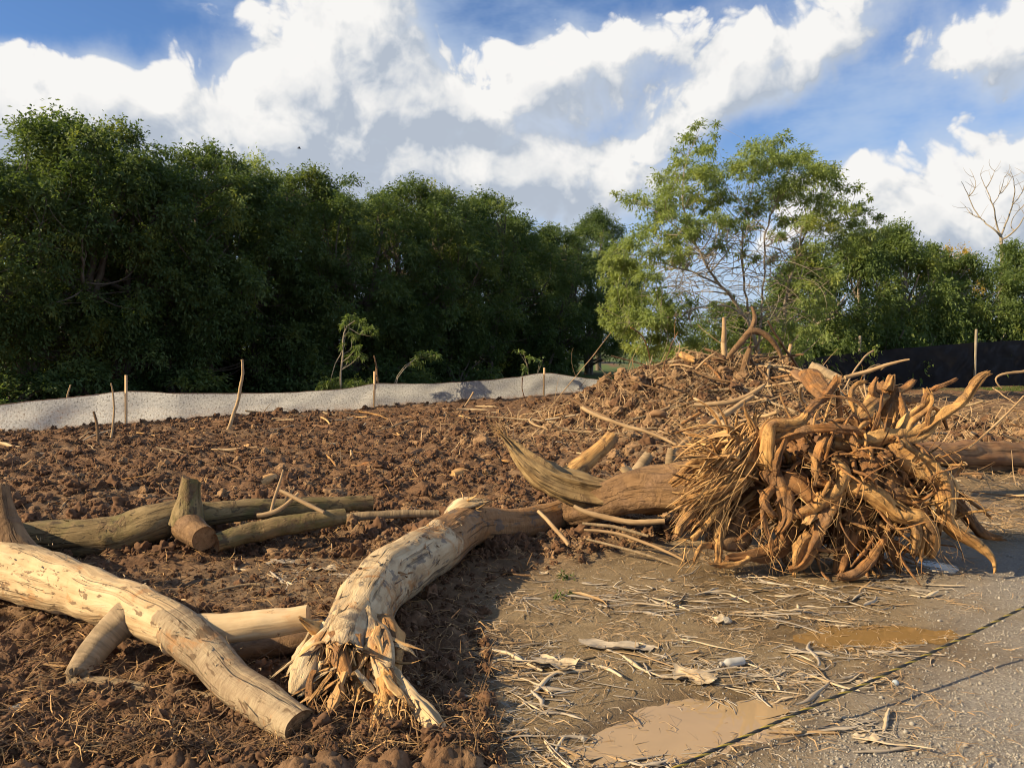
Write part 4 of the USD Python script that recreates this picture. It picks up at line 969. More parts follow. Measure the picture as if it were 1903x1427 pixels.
for pts, lab, sd in (([(1172, 900, 7.0, 13), (1188, 872, 7.05, 12), (1206, 845, 7.1, 10)], "short brown stub pointing up left of the shredded root fan", 52), ([(1185, 892, 6.95, 12), (1170, 880, 6.9, 10), (1155, 866, 6.88, 7)], "tiny forked stub beside the short brown stub", 53), ([(1246, 872, 7.1, 11), (1246, 850, 7.1, 9), (1248, 832, 7.1, 7)], "small dark stub touching the shredded root fan", 54)):
    t_ = thing("branch_stub", lab, "branch"); limb(t_, "wood", pts, "pale_wood" if sd == 53 else "tan_bark", (None, "cut_dark"), seed=sd, rag1=.03, sides=16)

# ------------------------------------------------------------------ the uprooted root ball
rng = np.random.default_rng(57); YB = 6.0
t_ = thing("root_ball", "huge uprooted stump with tangled orange brown roots beside the track", "stump")
ic = trimesh.creation.icosphere(6); v = np.array(ic.vertices)
d_ = fbm(v * 2.2 + 4, 4, 3) - .5; fl = noise(v * [5, 2, 5] + 9, 4) - .5; cr = np.abs(fbm(v * [7, 2.5, 7] + 2, 3, 7) - .5)
vv = v * (1 + .55 * d_ + .22 * fl - .5 * (.12 - np.minimum(cr, .12)))[:, None] * [.60, .42, .43]
cc = W(1560, 895, YB + .12)
so = MB()
for k in range(420):
    a = rng.uniform(0, 6.28); ro = rng.uniform(0, 1.0) ** .6; q_ = cc + np.array([.60 * ro * math.cos(a), -.40 * math.sqrt(max(0, 1 - ro * ro)) - .01, .43 * ro * math.sin(a)]); r_ = min(.07, rng.lognormal(math.log(.022), .5))
    m_ = trimesh.creation.icosphere(2); w_ = np.array(m_.vertices); w_ = w_ * (1 + .9 * (fbm(w_ * 1.9 + k, 3, k) - .5))[:, None] * r_ + q_
    so.add((w_, np.array(m_.faces), w_))
tag(so.build("packed_soil", M["clod"], t_), kind="stuff")
mesh("stump", vv + cc, np.array(ic.faces), M["root_dark"], t_, True, {"grain": np.stack([vv[:, 0], vv[:, 1], vv[:, 2]], 1)})
limb(t_, "trunk", [(1060, 948, 6.9, 24), (1120, 930, 6.75, 30), (1190, 908, 6.6, 42), (1255, 905, 6.45, 46), (1350, 900, 6.3, 60), (1450, 895, 6.15, 66)], "brown_bark", (None, None), "muddy brown trunk lying left of the roots", seed=60, sides=40, flute=.20, lump=.16)
def wig(): return float(rng.uniform(-1, 1))
def root(pts, mat="root", lab=None, seed=None, **kw):
    global rng
    sd = int(rng.integers(1e5)) if seed is None else seed
    kw.setdefault("flute", .32); kw.setdefault("lump", .17); kw.setdefault("rag1", .06)
    return limb(t_, "root", [(a + wig() * r * .7, b + wig() * r * .7, YB + c, r * .62) for a, b, c, r in pts], mat, (None, None), lab, seed=sd, sides=kw.pop("sides", 22), ds=kw.pop("ds", .014), wob=kw.pop("wob", .022), **kw)
main_roots = [
    ([(1445, 905, -.15, 30), (1418, 868, -.28, 24), (1410, 832, -.34, 20), (1430, 800, -.36, 18), (1465, 778, -.34, 17), (1492, 764, -.32, 11)], "root_pale", "thick pale root bent in an arch at the left of the ball"),
    ([(1430, 812, -.34, 14), (1470, 800, -.38, 12), (1520, 794, -.38, 12), (1570, 800, -.36, 11), (1610, 812, -.33, 9)], "root", None),
    ([(1462, 815, -.36, 11), (1452, 850, -.38, 12), (1446, 880, -.36, 10)], "root", None),
    ([(1540, 830, -.2, 22), (1600, 812, -.25, 22), (1660, 800, -.25, 21), (1715, 795, -.25, 17), (1760, 776, -.25, 14), (1795, 742, -.25, 13), (1815, 712, -.25, 12), (1838, 690, -.25, 8)], "root_pale", "long pale root sweeping up to the right"),
    ([(1620, 822, -.2, 22), (1670, 805, -.22, 20), (1702, 785, -.2, 17), (1718, 755, -.2, 15), (1722, 728, -.2, 13)], "root_pale", "pale broken prong standing up on the ball"),
    ([(1716, 755, -.2, 9), (1732, 735, -.2, 8), (1750, 716, -.2, 6), (1772, 708, -.2, 4)], "root", None),
    ([(1672, 828, -.25, 30), (1705, 868, -.3, 28), (1745, 925, -.38, 25), (1775, 975, -.42, 19), (1805, 1015, -.46, 14), (1850, 1056, -.52, 5)], "root_pale", "long pale root running down to the track at right"),
    ([(1690, 850, -.1, 24), (1740, 895, -.05, 22), (1785, 945, -.1, 18), (1822, 985, -.14, 14), (1862, 1005, -.2, 8)], "root", None),
    ([(1694, 835, -.2, 8), (1698, 812, -.25, 7), (1712, 806, -.25, 7), (1718, 818, -.25, 6), (1726, 800, -.25, 6), (1758, 794, -.2, 5)], "root", None),
    ([(1560, 905, -.4, 26), (1620, 918, -.46, 27), (1678, 940, -.48, 24), (1718, 968, -.48, 22), (1732, 1002, -.46, 18), (1732, 1034, -.44, 12)], "root_pale", "thick fluted root bending down at the front"),
    ([(1700, 955, -.47, 14), (1706, 990, -.48, 13), (1704, 1028, -.46, 9)], "root_pale", None), ([(1716, 960, -.49, 10), (1720, 1000, -.49, 9), (1716, 1040, -.47, 6)], "root_pale", None),
    ([(1640, 870, -.35, 34), (1665, 905, -.4, 36), (1690, 950, -.4, 26), (1700, 985, -.36, 16)], "root", None),
    ([(1560, 915, -.38, 24), (1528, 958, -.42, 22), (1500, 1005, -.46, 20), (1486, 1040, -.46, 15), (1470, 1058, -.46, 8)], "root", None),
    ([(1500, 985, -.45, 14), (1490, 1020, -.46, 13), (1486, 1050, -.46, 9), (1478, 1066, -.46, 5)], "root_pale", None),
    ([(1555, 850, -.36, 24), (1556, 890, -.42, 25), (1535, 925, -.42, 22), (1500, 950, -.42, 16), (1470, 960, -.42, 10)], "root_pale", "pale swollen root curling at the middle front"),
    ([(1530, 820, -.34, 12), (1515, 845, -.4, 13), (1525, 872, -.42, 12), (1545, 890, -.44, 9)], "root", None), ([(1575, 800, -.33, 9), (1590, 830, -.36, 10), (1600, 858, -.36, 8)], "root", None),
    ([(1600, 945, -.3, 34), (1590, 985, -.36, 32), (1575, 1025, -.4, 24), (1565, 1062, -.42, 12)], "root_dark", None), ([(1630, 960, -.3, 24), (1650, 1000, -.36, 20), (1660, 1040, -.4, 12), (1668, 1062, -.42, 6)], "root_dark", None),
    ([(1640, 1005, -.42, 14), (1620, 1040, -.5, 15), (1595, 1060, -.56, 15), (1565, 1072, -.6, 9)], "root", "short thick root lying at the foot of the ball"),
    ([(1420, 880, -.3, 22), (1440, 915, -.38, 24), (1450, 950, -.42, 18), (1440, 985, -.44, 10)], "root", None), ([(1432, 900, -.38, 14), (1420, 930, -.42, 12), (1432, 960, -.44, 8)], "root", None),
    ([(1470, 870, -.3, 30), (1490, 905, -.36, 30), (1520, 930, -.36, 22)], "root_dark", None), ([(1390, 950, -.2, 40), (1360, 985, -.28, 40), (1330, 1010, -.34, 34), (1310, 1020, -.36, 22)], "brown_bark", "broad mud coloured root low at the left"),
    ([(1470, 980, -.3, 26), (1430, 1010, -.38, 24), (1390, 1030, -.42, 18), (1350, 1040, -.46, 10)], "root_dark", None),
    ([(1420, 945, -.4, 10), (1428, 990, -.46, 9), (1436, 1030, -.48, 5)], "root", None), ([(1345, 950, -.35, 16), (1340, 1000, -.42, 13), (1338, 1052, -.46, 9)], "root_pale", "pale root standing like a peg at the left front"),
    ([(1600, 790, -.15, 9), (1575, 775, -.15, 8), (1540, 790, -.2, 7)], "root", None), ([(1610, 815, -.2, 10), (1628, 790, -.2, 11), (1632, 772, -.2, 8)], "root_pale", None),
    ([(1470, 800, -.3, 12), (1500, 770, -.1, 10), (1530, 740, 0, 11), (1550, 702, .1, 10)], "root", "straight root leaning up behind the arch"), ([(1590, 800, -.1, 9), (1580, 750, 0, 8), (1592, 722, 0, 7), (1608, 710, 0, 4)], "root_pale", None),
    ([(1560, 790, 0, 9), (1565, 755, .05, 8), (1560, 728, .05, 4)], "root", None), ([(1680, 880, -.1, 16), (1730, 890, 0, 14), (1770, 885, .1, 12), (1795, 868, .1, 8)], "root", None),
    ([(1750, 975, -.3, 8), (1790, 965, -.4, 6), (1835, 950, -.5, 3)], "root_pale", None), ([(1742, 985, -.45, 5), (1752, 950, -.48, 4), (1756, 930, -.48, 2)], "root_pale", None),
    ([(1320, 1010, -.4, 9), (1300, 1030, -.45, 8), (1288, 1045, -.48, 4)], "root_pale", None), ([(1385, 1040, -.48, 9), (1350, 1052, -.52, 8), (1320, 1050, -.55, 4)], "root_pale", None),
    ([(1650, 850, -.4, 14), (1615, 880, -.44, 12), (1600, 915, -.46, 8)], "root_dark", None), ([(1605, 840, -.36, 20), (1620, 880, -.4, 22), (1612, 915, -.42, 14)], "root", None),
]
for k, (pts, mat, lab) in enumerate(main_roots): root(pts, mat, lab, 100 + k)
for k in range(130):                                              # lesser roots growing from the stump's face
    a = rng.uniform(0, 6.28); ro = rng.uniform(.25, .95)
    o = cc + np.array([.60 * ro * math.cos(a), -.42 * math.sqrt(max(0, 1 - ro * ro)) - .02, .43 * ro * math.sin(a)])
    out = unit(np.array([.8 * math.cos(a), -.7, .8 * math.sin(a)]) + rng.standard_normal(3) * .35); l = rng.uniform(.15, .5); r0 = rng.uniform(.007, .024)
    bend = unit(rng.standard_normal(3) + [0, 0, -.6])
    P = [o - out * .06, o + out * l * .35 + rng.standard_normal(3) * .02, o + out * l * .6 + bend * l * .25, o + out * l * .75 + bend * l * .6]
    P = [np.array([p[0], p[1], max(p[2], .015)]) for p in P]
    V, q, g = tube(P, [r0, r0 * .85, r0 * .7, r0 * .45], .014, 12, .16, .35, seed=k, wob=.018, rag1=.05); MB().add((V, q, g)).build("root", M[("root", "root_pale", "root_dark", "root")[k % 4]], t_)
for k in range(190):                                              # thin tangled roots winding over the ball
    a = rng.uniform(0, 6.28); ro = rng.uniform(.1, 1.05) ** .7
    o = cc + np.array([.66 * ro * math.cos(a), -.44 * math.sqrt(max(0, 1 - min(1, ro) ** 2)) - .03, .47 * ro * math.sin(a)])
    l = rng.uniform(.2, .7); r0 = rng.uniform(.003, .011); d = unit(np.array([math.cos(a) * .6, -.25, math.sin(a) * .5 - .25]) + rng.standard_normal(3) * .7)
    P = [o]
    for _ in range(4): d = unit(d + rng.standard_normal(3) * .5 + [0, 0, -.15]); P.append(P[-1] + d * l / 4)
    P = [np.array([p[0], p[1], max(p[2], .012)]) for p in P]
    V, q, g = tube(P, [r0, r0 * .9, r0 * .7, r0 * .5, r0 * .2], .02, 7, .12, 0, seed=k, wob=.012); MB().add((V, q, g)).build("root", M[("root", "root_pale", "root", "root_dark")[k % 4]], t_)
for k in range(95):                                               # torn flat splinters
    if k < 45: a_ = W(rng.uniform(1350, 1430), rng.uniform(790, 930), YB + rng.uniform(-.38, 0)); e_ = W(rng.uniform(1245, 1345), rng.uniform(785, 1010), YB + rng.uniform(-.45, .1))
    else:
        a = rng.uniform(0, 6.28); ro = rng.uniform(.15, .9); a_ = cc + np.array([.58 * ro * math.cos(a), -.42 * math.sqrt(1 - ro * ro), .42 * ro * math.sin(a)]); e_ = a_ + unit(np.array([math.cos(a) * .7, -.5, math.sin(a) * .6 - .2]) + rng.standard_normal(3) * .45) * rng.uniform(.15, .42)
    e_[2] = max(e_[2], .02); r0 = rng.uniform(.010, .034)
    V, q, g = tube([a_, (a_ + e_) / 2 + rng.standard_normal(3) * .025, e_], [r0, r0 * .95, r0 * .6], .012, 16, .14, .6, 2.4, seed=900 + k, squash=rng.uniform(.22, .45), rag1=rng.uniform(.03, .09), wob=.01)
    tag(MB().add((V, q, g)).build("splinter", M[("root_pale", "fibre", "root", "root_pale")[k % 4]], t_), "flat torn splinter of root wood")
fan = MB()                                                         # the shredded fan at the left
def fibre(P, w, k): p, _ = spline(P, [1] * len(P), .03); fan.add(strip(p, w * np.linspace(1, .25, len(p)), .35, rng.uniform(0, 6), k))
for k in range(120):
    u = rng.uniform(0, 1); e = W(rng.uniform(1238, 1350), rng.uniform(775, 880), YB + rng.uniform(-.05, .4)); a = W(rng.uniform(1330, 1400), rng.uniform(830, 905), YB + rng.uniform(-.2, .2))
    fibre([a, (a + e) / 2 + rng.standard_normal(3) * .03, e + rng.standard_normal(3) * .03], rng.uniform(.004, .013), k)
for k in range(110):
    a = W(rng.uniform(1340, 1420), rng.uniform(800, 890), YB + rng.uniform(-.36, .05)); e = W(rng.uniform(1245, 1340), rng.uniform(800, 990), YB + rng.uniform(-.45, .1))
    fibre([a, (a + e) / 2 + rng.standard_normal(3) * .03 + [0, -.02, .01], e + rng.standard_normal(3) * .03], rng.uniform(.02, .055), k)
for k in range(150):
    a = W(rng.uniform(1370, 1425), rng.uniform(780, 870), YB + rng.uniform(-.3, -.1)); e = W(rng.uniform(1238, 1340), rng.uniform(900, 1000), YB + rng.uniform(-.5, -.25))
    fibre([a, (a + e) / 2 + rng.standard_normal(3) * .03 + [0, -.04, .02], e + rng.standard_normal(3) * .04], rng.uniform(.005, .022), k)
for k in range(160):
    a = W(rng.uniform(1260, 1500), rng.uniform(920, 1040), YB + rng.uniform(-.45, -.3)); e = a + rng.standard_normal(3) * [.12, .06, .05] + [0, -.04, -.12]; e[2] = max(e[2], .01)
    fibre([a, (a + e) / 2 + rng.standard_normal(3) * .02, e], rng.uniform(.003, .012), k)
for k in range(240):
    a = W(rng.uniform(1480, 1780), rng.uniform(830, 1040), YB + rng.uniform(-.52, -.38)); e = a + rng.standard_normal(3) * [.09, .06, .07] + [0, -.03, -.10]; e[2] = max(e[2], .01)
    fibre([a, (a + e) / 2 + rng.standard_normal(3) * .02, e], rng.uniform(.002, .008), k)
tag(fan.build("shredded_fibres", M["fibre"], t_), kind="stuff")
for k, pts in enumerate([[(1262, 985, -.4, 11), (1330, 905, -.35, 16), (1385, 830, -.3, 14), (1400, 790, -.28, 9), (1402, 766, -.28, 3)], [(1290, 1000, -.42, 9), (1350, 930, -.36, 12), (1395, 860, -.32, 10), (1410, 800, -.3, 4)], [(1390, 850, -.3, 10), (1396, 800, -.3, 8), (1388, 770, -.3, 6), (1384, 745, -.3, 2)], [(1375, 850, -.25, 8), (1352, 810, -.25, 6), (1342, 780, -.25, 5), (1336, 758, -.25, 1.5)], [(1372, 840, -.2, 6), (1368, 800, -.2, 5), (1370, 765, -.2, 1.5)], [(1398, 830, -.26, 6), (1410, 800, -.26, 5), (1405, 785, -.26, 4), (1415, 768, -.26, 1.5)], [(1380, 820, -.2, 7), (1330, 815, -.1, 6), (1280, 808, 0, 3)], [(1360, 855, -.3, 12), (1300, 870, -.3, 14), (1250, 890, -.25, 8)], [(1380, 880, -.36, 12), (1310, 915, -.4, 14), (1255, 940, -.4, 6)], [(1345, 800, .05, 4), (1330, 770, .1, 4), (1300, 745, .15, 2)]]):
    tag(root(pts, "root_pale", None, 300 + k, flute=.35, rag1=.06), "pale torn splinter of the shredded fan")

# second stump and boards on the mound
rng = np.random.default_rng(71)
t_ = thing("second_stump", "smaller fluted stump with broken prongs behind the root ball", "stump")
for k, (pts, mat, nm) in enumerate([([(1640, 800, 8.2, 26), (1642, 765, 8.2, 26), (1644, 735, 8.2, 22), (1648, 712, 8.2, 16)], "root", "stump"), ([(1618, 800, 8.1, 14), (1615, 765, 8.1, 13), (1622, 735, 8.1, 9)], "root_pale", "root"), ([(1672, 805, 8.1, 12), (1674, 765, 8.1, 13), (1668, 735, 8.1, 9)], "root", "root"), ([(1642, 740, 8.1, 12), (1610, 765, 7.9, 12), (1592, 782, 7.8, 9)], "root_pale", "root"), ([(1652, 725, 8.1, 9), (1656, 708, 8.1, 7), (1658, 698, 8.1, 5)], "root_pale", "root"), ([(1665, 728, 8.2, 8), (1690, 715, 8.3, 7), (1700, 706, 8.3, 4)], "root", "root"), ([(1630, 735, 8.1, 9), (1622, 718, 8.0, 7), (1628, 705, 8.0, 4)], "root", "root"), ([(1660, 740, 8.1, 8), (1690, 745, 8.2, 6), (1720, 738, 8.3, 3)], "root", "root")]):
    limb(t_, nm, pts, mat, (None, "cut_dark") if k == 0 else (None, None), seed=400 + k, rag1=.06, flute=.25, lump=.12, sides=20, ds=.03)
for pts, mat, lab, sq, nm in (([(1512, 680, 11.2, 10), (1535, 692, 11.0, 10), (1562, 706, 10.8, 10)], "tan_bark", "split pale log on top of the debris mound beside the netting", .8, "split_log"), ([(1500, 690, 9.6, 16), (1515, 715, 9.4, 20), (1540, 742, 9.2, 14)], "root", "broad orange brown slab leaning against the mound behind the root ball", .35, "broken_slab"), ([(1478, 690, 10.4, 12), (1495, 704, 10.2, 16), (1512, 712, 10, 10)], "red_bark", "darker flat slab behind the orange brown slab", .35, "broken_slab"),
                             ([(1265, 658, 13.9, 5), (1275, 664, 13.8, 6), (1290, 670, 13.7, 4)], "root_pale", "small pale log end on the crest of the mound", 1, "log_end"), ([(1730, 750, 7.8, 5), (1700, 780, 7.6, 7), (1680, 805, 7.4, 6)], "tan_bark", "short grey branch between the second stump and the root ball", 1, "branch"), ([(1208, 772, 10.4, 7), (1222, 768, 10.4, 9), (1238, 772, 10.4, 6)], "red_bark", "reddish chunk of wood on the face of the mound", .7, "wood_chunk")):
    t_ = thing(nm, lab, "slab" if "slab" in nm else "wood"); limb(t_, "wood", pts, mat, ("cut", "cut"), seed=len(lab), rag1=.05, squash=sq, lump=.14, flute=.2, sides=18)
t_ = thing("red_log", "thick reddish brown log lying at the right edge behind the root ball", "log")
limb(t_, "trunk", [(1700, 840, 9.6, 16), (1760, 846, 9.8, 20), (1830, 850, 10.0, 23), (1903, 848, 10.2, 25), (2010, 842, 10.5, 27)], "red_bark", ("cut_dark", None), seed=450, flute=.22, lump=.09, sides=34, rag0=.1)
tag(fringe(np.random.default_rng(8), tube.rings[0] if False else np.array([W(1705, 835, 9.6), W(1708, 842, 9.6), W(1702, 848, 9.6)]), np.array([-1, 0, .1]), 22, .3, .02, .3).build("splinters", M["fibre"], t_), kind="stuff")
limb(t_, "stub", [(1772, 862, 9.7, 6), (1765, 880, 9.5, 9), (1745, 894, 9.3, 8)], "root", (None, None), seed=452, sides=14)

# ------------------------------------------------------------------ sticks, strips and clods
def stick(name, label, cat, P, R, mat="twig", group=None, sides=7, forks=0, rng=None, ds=.05, **kw):
    mb = MB().add(tube(P, R, ds, sides, .10, seed=int(abs(P[0][0] * 999)) % 9999, **kw))
    for e in (0, 1): mb.add(cap(tube.rings[2 * e], tube.rings[2 * e + 1], .02, 1, 0, 0)) if R[-e] > .004 else None
    p_, r_ = spline(P, R, .05)
    for _ in range(forks):
        i = rng.integers(len(p_) // 4, len(p_)); d = unit(p_[-1] - p_[0] + rng.standard_normal(3) * .7 * np.linalg.norm(p_[-1] - p_[0])); l = rng.uniform(.15, .4) * np.linalg.norm(p_[-1] - p_[0])
        mb.add(tube([p_[i], p_[i] + d * l * .5 + rng.standard_normal(3) * .05 * l, p_[i] + d * l], [r_[i] * .6, r_[i] * .45, r_[i] * .15], .06, 5, 0))
    return tag(mb.build(name, M[mat], None), label, cat, group)


rng = np.random.default_rng(77)
for pts, lab, mat in (([(450, 668, 14.6, 2.2), (448, 715, 14.6, 3), (436, 765, 14.5, 3.2), (414, 822, 14.2, 3.6)], "thin bent stick standing upright in the soil before the silt fence", "twig"), ([(206, 712, 13.4, 1.2), (212, 750, 13.4, 1.8), (210, 790, 13.3, 2), (206, 846, 13.0, 2)], "very thin stick standing left of the left fence stake", "twig"), ([(174, 764, 12.8, 2), (181, 795, 12.8, 2.8), (182, 830, 12.7, 3), (184, 862, 12.5, 3)], "short dark stick standing in soil at the far left", "brown_bark"),
                      ([(190, 825, 12.6, 2), (196, 860, 12.5, 2)], "tiny dark stick beside the short standing stick", "brown_bark"), ([(131, 715, 17.2, 1.2), (126, 735, 17.2, 1.6), (125, 765, 17.2, 2)], "thin stick poking over the fence at the far left", "twig"), ([(695, 660, 22.2, 1.2), (700, 690, 22.2, 2), (703, 735, 22.2, 2)], "thin dark stem poking over the fence by the middle stake", "brown_bark"),
                      ([(880, 728, 21.0, 1.5), (872, 742, 21, 1.8), (862, 757, 20.8, 2)], "short stick leaning against the silt fence", "twig"), ([(652, 836, 11.2, 1.2), (655, 850, 11.2, 4), (663, 870, 11.1, 5)], "pale upright splinter stuck in the soil of the dug field", "pale_wood"),
                      ([(1000, 950, 6.2, 3.5), (1030, 980, 6.05, 4), (1057, 1013, 5.9, 4)], "thin pale stick leaning down off the trunk near the slab", "twig"), ([(1066, 940, 6.4, 4), (1100, 955, 6.35, 5), (1145, 966, 6.3, 5.5), (1235, 968, 6.25, 5)], "long grey stick lying in front of the muddy trunk", "twig"), ([(1085, 985, 6.2, 2.4), (1150, 993, 6.15, 3.2), (1210, 1012, 6.05, 3), (1272, 1042, 5.9, 2)], "long curved pale rod on the ground below the muddy trunk", "twig"), ([(1090, 1002, 6.1, 2), (1150, 1018, 6.0, 2.6), (1265, 1052, 5.82, 2)], "second pale rod lying parallel below the curved one", "tan_bark"),
                      ([(1082, 972, 6.3, 2.5), (1140, 980, 6.25, 3.5), (1205, 996, 6.15, 2.5)], "upper short pale rod lying above the two long rods", "tan_bark"), ([(526, 872, 6.4, 1.5), (516, 910, 6.35, 2.5), (502, 958, 6.25, 3)], "thin twig rising over the mossy log", "twig"), ([(520, 912, 6.3, 3.5), (560, 930, 6.25, 4), (602, 952, 6.2, 4)], "pale twig crossing the brown limb", "twig"), ([(555, 916, 6.3, 3), (530, 938, 6.25, 4), (478, 958, 6.2, 4.5)], "pale twig forming a cross over the mossy log", "twig"), ([(548, 905, 6.4, 1.5), (530, 935, 6.35, 2), (520, 950, 6.3, 2)], "tiny twig inside the crossed twigs", "twig"),
                      ([(1690, 668, 10.4, 1.5), (1655, 676, 10.5, 3), (1610, 690, 10.6, 4), (1570, 702, 10.6, 4)], "thin forked branch reaching right from the mound before the netting", "twig"), ([(1903, 690, 8.2, 2.5), (1868, 694, 8.2, 2.5), (1853, 700, 8.2, 2), (1862, 722, 8.2, 1.2)], "thin hooked twig entering at the right edge", "twig"), ([(1903, 735, 7.8, 1.5), (1850, 790, 7.8, 2), (1800, 832, 7.7, 2)], "fine diagonal twig at the right edge over the red log", "twig"),
                      ([(1345, 590, 15.5, 3), (1346, 630, 15.5, 5), (1344, 690, 15.5, 6)], "thin upright stem left on top of the mound", "twig"), ([(1470, 640, 15.8, 3), (1464, 665, 15.8, 4), (1455, 700, 15.8, 5)], "leaning stem right on top of the mound", "twig"), ([(1182, 690, 18, 1.5), (1168, 712, 17.8, 2.5), (1150, 745, 17.5, 3)], "long thin stick leaning on the left slope of the mound", "twig"),
                      ([(1240, 850, 9, 3), (1300, 800, 9.4, 5), (1375, 752, 9.8, 5), (1400, 735, 9.9, 3)], "long pale stick lying up the face of the mound", "twig"), ([(1290, 740, 12, 2.5), (1320, 760, 11.5, 4), (1350, 800, 10.8, 5)], "bent pale stick on the face of the mound", "twig"), ([(1378, 640, 15.2, 5), (1405, 615, 15.2, 6), (1440, 640, 15.2, 5), (1452, 665, 15.2, 3)], "arched brown root on top of the mound", "brown_bark"), ([(1352, 668, 15.2, 4), (1385, 628, 15.2, 6), (1402, 598, 15.3, 5), (1396, 570, 15.4, 2)], "tall brown root standing on top of the mound", "brown_bark"), ([(1380, 700, 14.8, 6), (1386, 670, 14.8, 7), (1394, 645, 14.8, 4)], "stubby brown root in the middle of the mound top", "brown_bark"),
                      ([(1290, 752, 10.5, 4), (1390, 735, 10.5, 5), (1420, 715, 10.6, 3)], "grey stick lying across the mound behind the root fan", "twig")):
    P, R = pl(pts); stick("stick", lab, "stick", P, R, mat, None, 9, 2 if "forked" in lab else 0, rng, .03, wob=.01)


def lying(rng, x, y, L, r, tilt=.12, bend=.12, lift=0.0, yaw=None):
    a = rng.uniform(0, 6.28) if yaw is None else yaw
    d = np.array([math.cos(a), math.sin(a), 0]); n = np.array([-d[1], d[0], 0]); ks = np.linspace(-.5, .5, 4); tl = rng.normal(0, tilt)
    b = rng.normal(0, bend) * L; b2 = rng.normal(0, bend) * L * .5
    P = [np.array([x, y, 0]) + d * L * k + n * (b * (1 - 4 * k * k) + b2 * k * (1 - 4 * k * k) * 3) for k in ks]
    z = height(np.array([p[0] for p in P]), np.array([p[1] for p in P]), False); zf = np.polyfit(ks, z, 1)
    return [np.array([p[0], p[1], max(z_, np.polyval(zf, k)) + r * .6 + lift + tl * L * k + abs(tl) * L * .3]) for p, z_, k in zip(P, z, ks)]


# sticks over the dug soil, in the mound and over the field at right
rng = np.random.default_rng(101)
kinds = [("dead_stick", 115, "pale dead stick lying on the churned red soil", "sticks scattered over the dug soil", lambda: (rng.uniform(-8, 1.5), rng.uniform(6.8, 19)), (.25, 1.1), (.006, .022), .10),
         ("tangled_stick", 170, "dead stick tangled in the debris mound", "sticks tangled in the debris mound", lambda: (rng.normal(4.9, 2.3), rng.normal(14.4, 1.5)), (.4, 1.9), (.008, .034), .30),
         ("field_stick", 90, "dead stick lying on the tan ground behind the root ball", "sticks on the tan ground at right", lambda: (rng.uniform(5, 14), rng.uniform(7.5, 24)), (.4, 1.8), (.006, .02), .14),
         ("branch_piece", 34, "short piece of broken branch among the soil near the logs", "broken branch pieces near the logs", lambda: (rng.uniform(-3.2, 1.2), rng.uniform(3.9, 8.2)), (.15, .6), (.006, .018), .10)]
for nm, n, lab, grp, fn, Ls, Rs, tl in kinds:
    c_ = 0
    while c_ < n:
        x, y = fn()
        if abs(x / y) > .70 or y < 2.9: continue
        if nm == "branch_piece" and masks(np.array([x]), np.array([y]))[0][0] > .8: continue
        L = rng.uniform(*Ls); r = rng.uniform(*Rs) * (1 if L > .4 else .7)
        P = lying(rng, x, y, L, r, tl, .08, .03 if nm == "tangled_stick" else .015)
        stick(nm, lab, "stick", P, [r, r * .9, r * .75, r * .45], rng.choice(["twig", "twig", "tan_bark", "root", "brown_bark", "brown_bark"] if nm != "dead_stick" else ["twig", "tan_bark", "fibre", "root_pale", "husk", "brown_bark"]), grp, 7, int(rng.integers(0, 3)) if L > .6 else 0, rng, .06, wob=.012)
        c_ += 1
for k in range(24):
    x, y = rng.uniform(-7, 1), rng.uniform(8, 18); L = rng.uniform(.25, .7); r = rng.uniform(.03, .06); P = lying(rng, x, y, L, r, .08, .03, -.01)
    stick("wood_chunk", "chunk of broken pale wood half sunk in the dug soil", "wood", P, [r * .8, r, r * .9, r * .5], rng.choice(["fibre", "red_bark", "brown_bark", "root"]), "wood chunks in the dug soil", 10, 0, rng, .05, flute=.3, rag1=.05)
for (px, py, dy, L, yaw) in ((878, 768, 0, .75, .1), (905, 764, 0, .6, -.2), (925, 772, 0, .45, .3), (985, 775, 0, .8, .05), (1010, 772, 0, .5, .2), (620, 835, 0, .3, 1.2), (20, 838, 0, .6, -.3), (1090, 760, 0, .7, .4)):
    p = G(px, py); r = .03; P = lying(rng, p[0], p[1], L, r, .05, .05, .03, yaw)
    stick("broken_plank", "pale broken length of wood on the soil below the silt fence", "wood", P, [r * .5, r, r * .9, r * .4], "pale_wood", "pale broken lengths below the silt fence", 10, 0, rng, .05, flute=.3, rag1=.08)


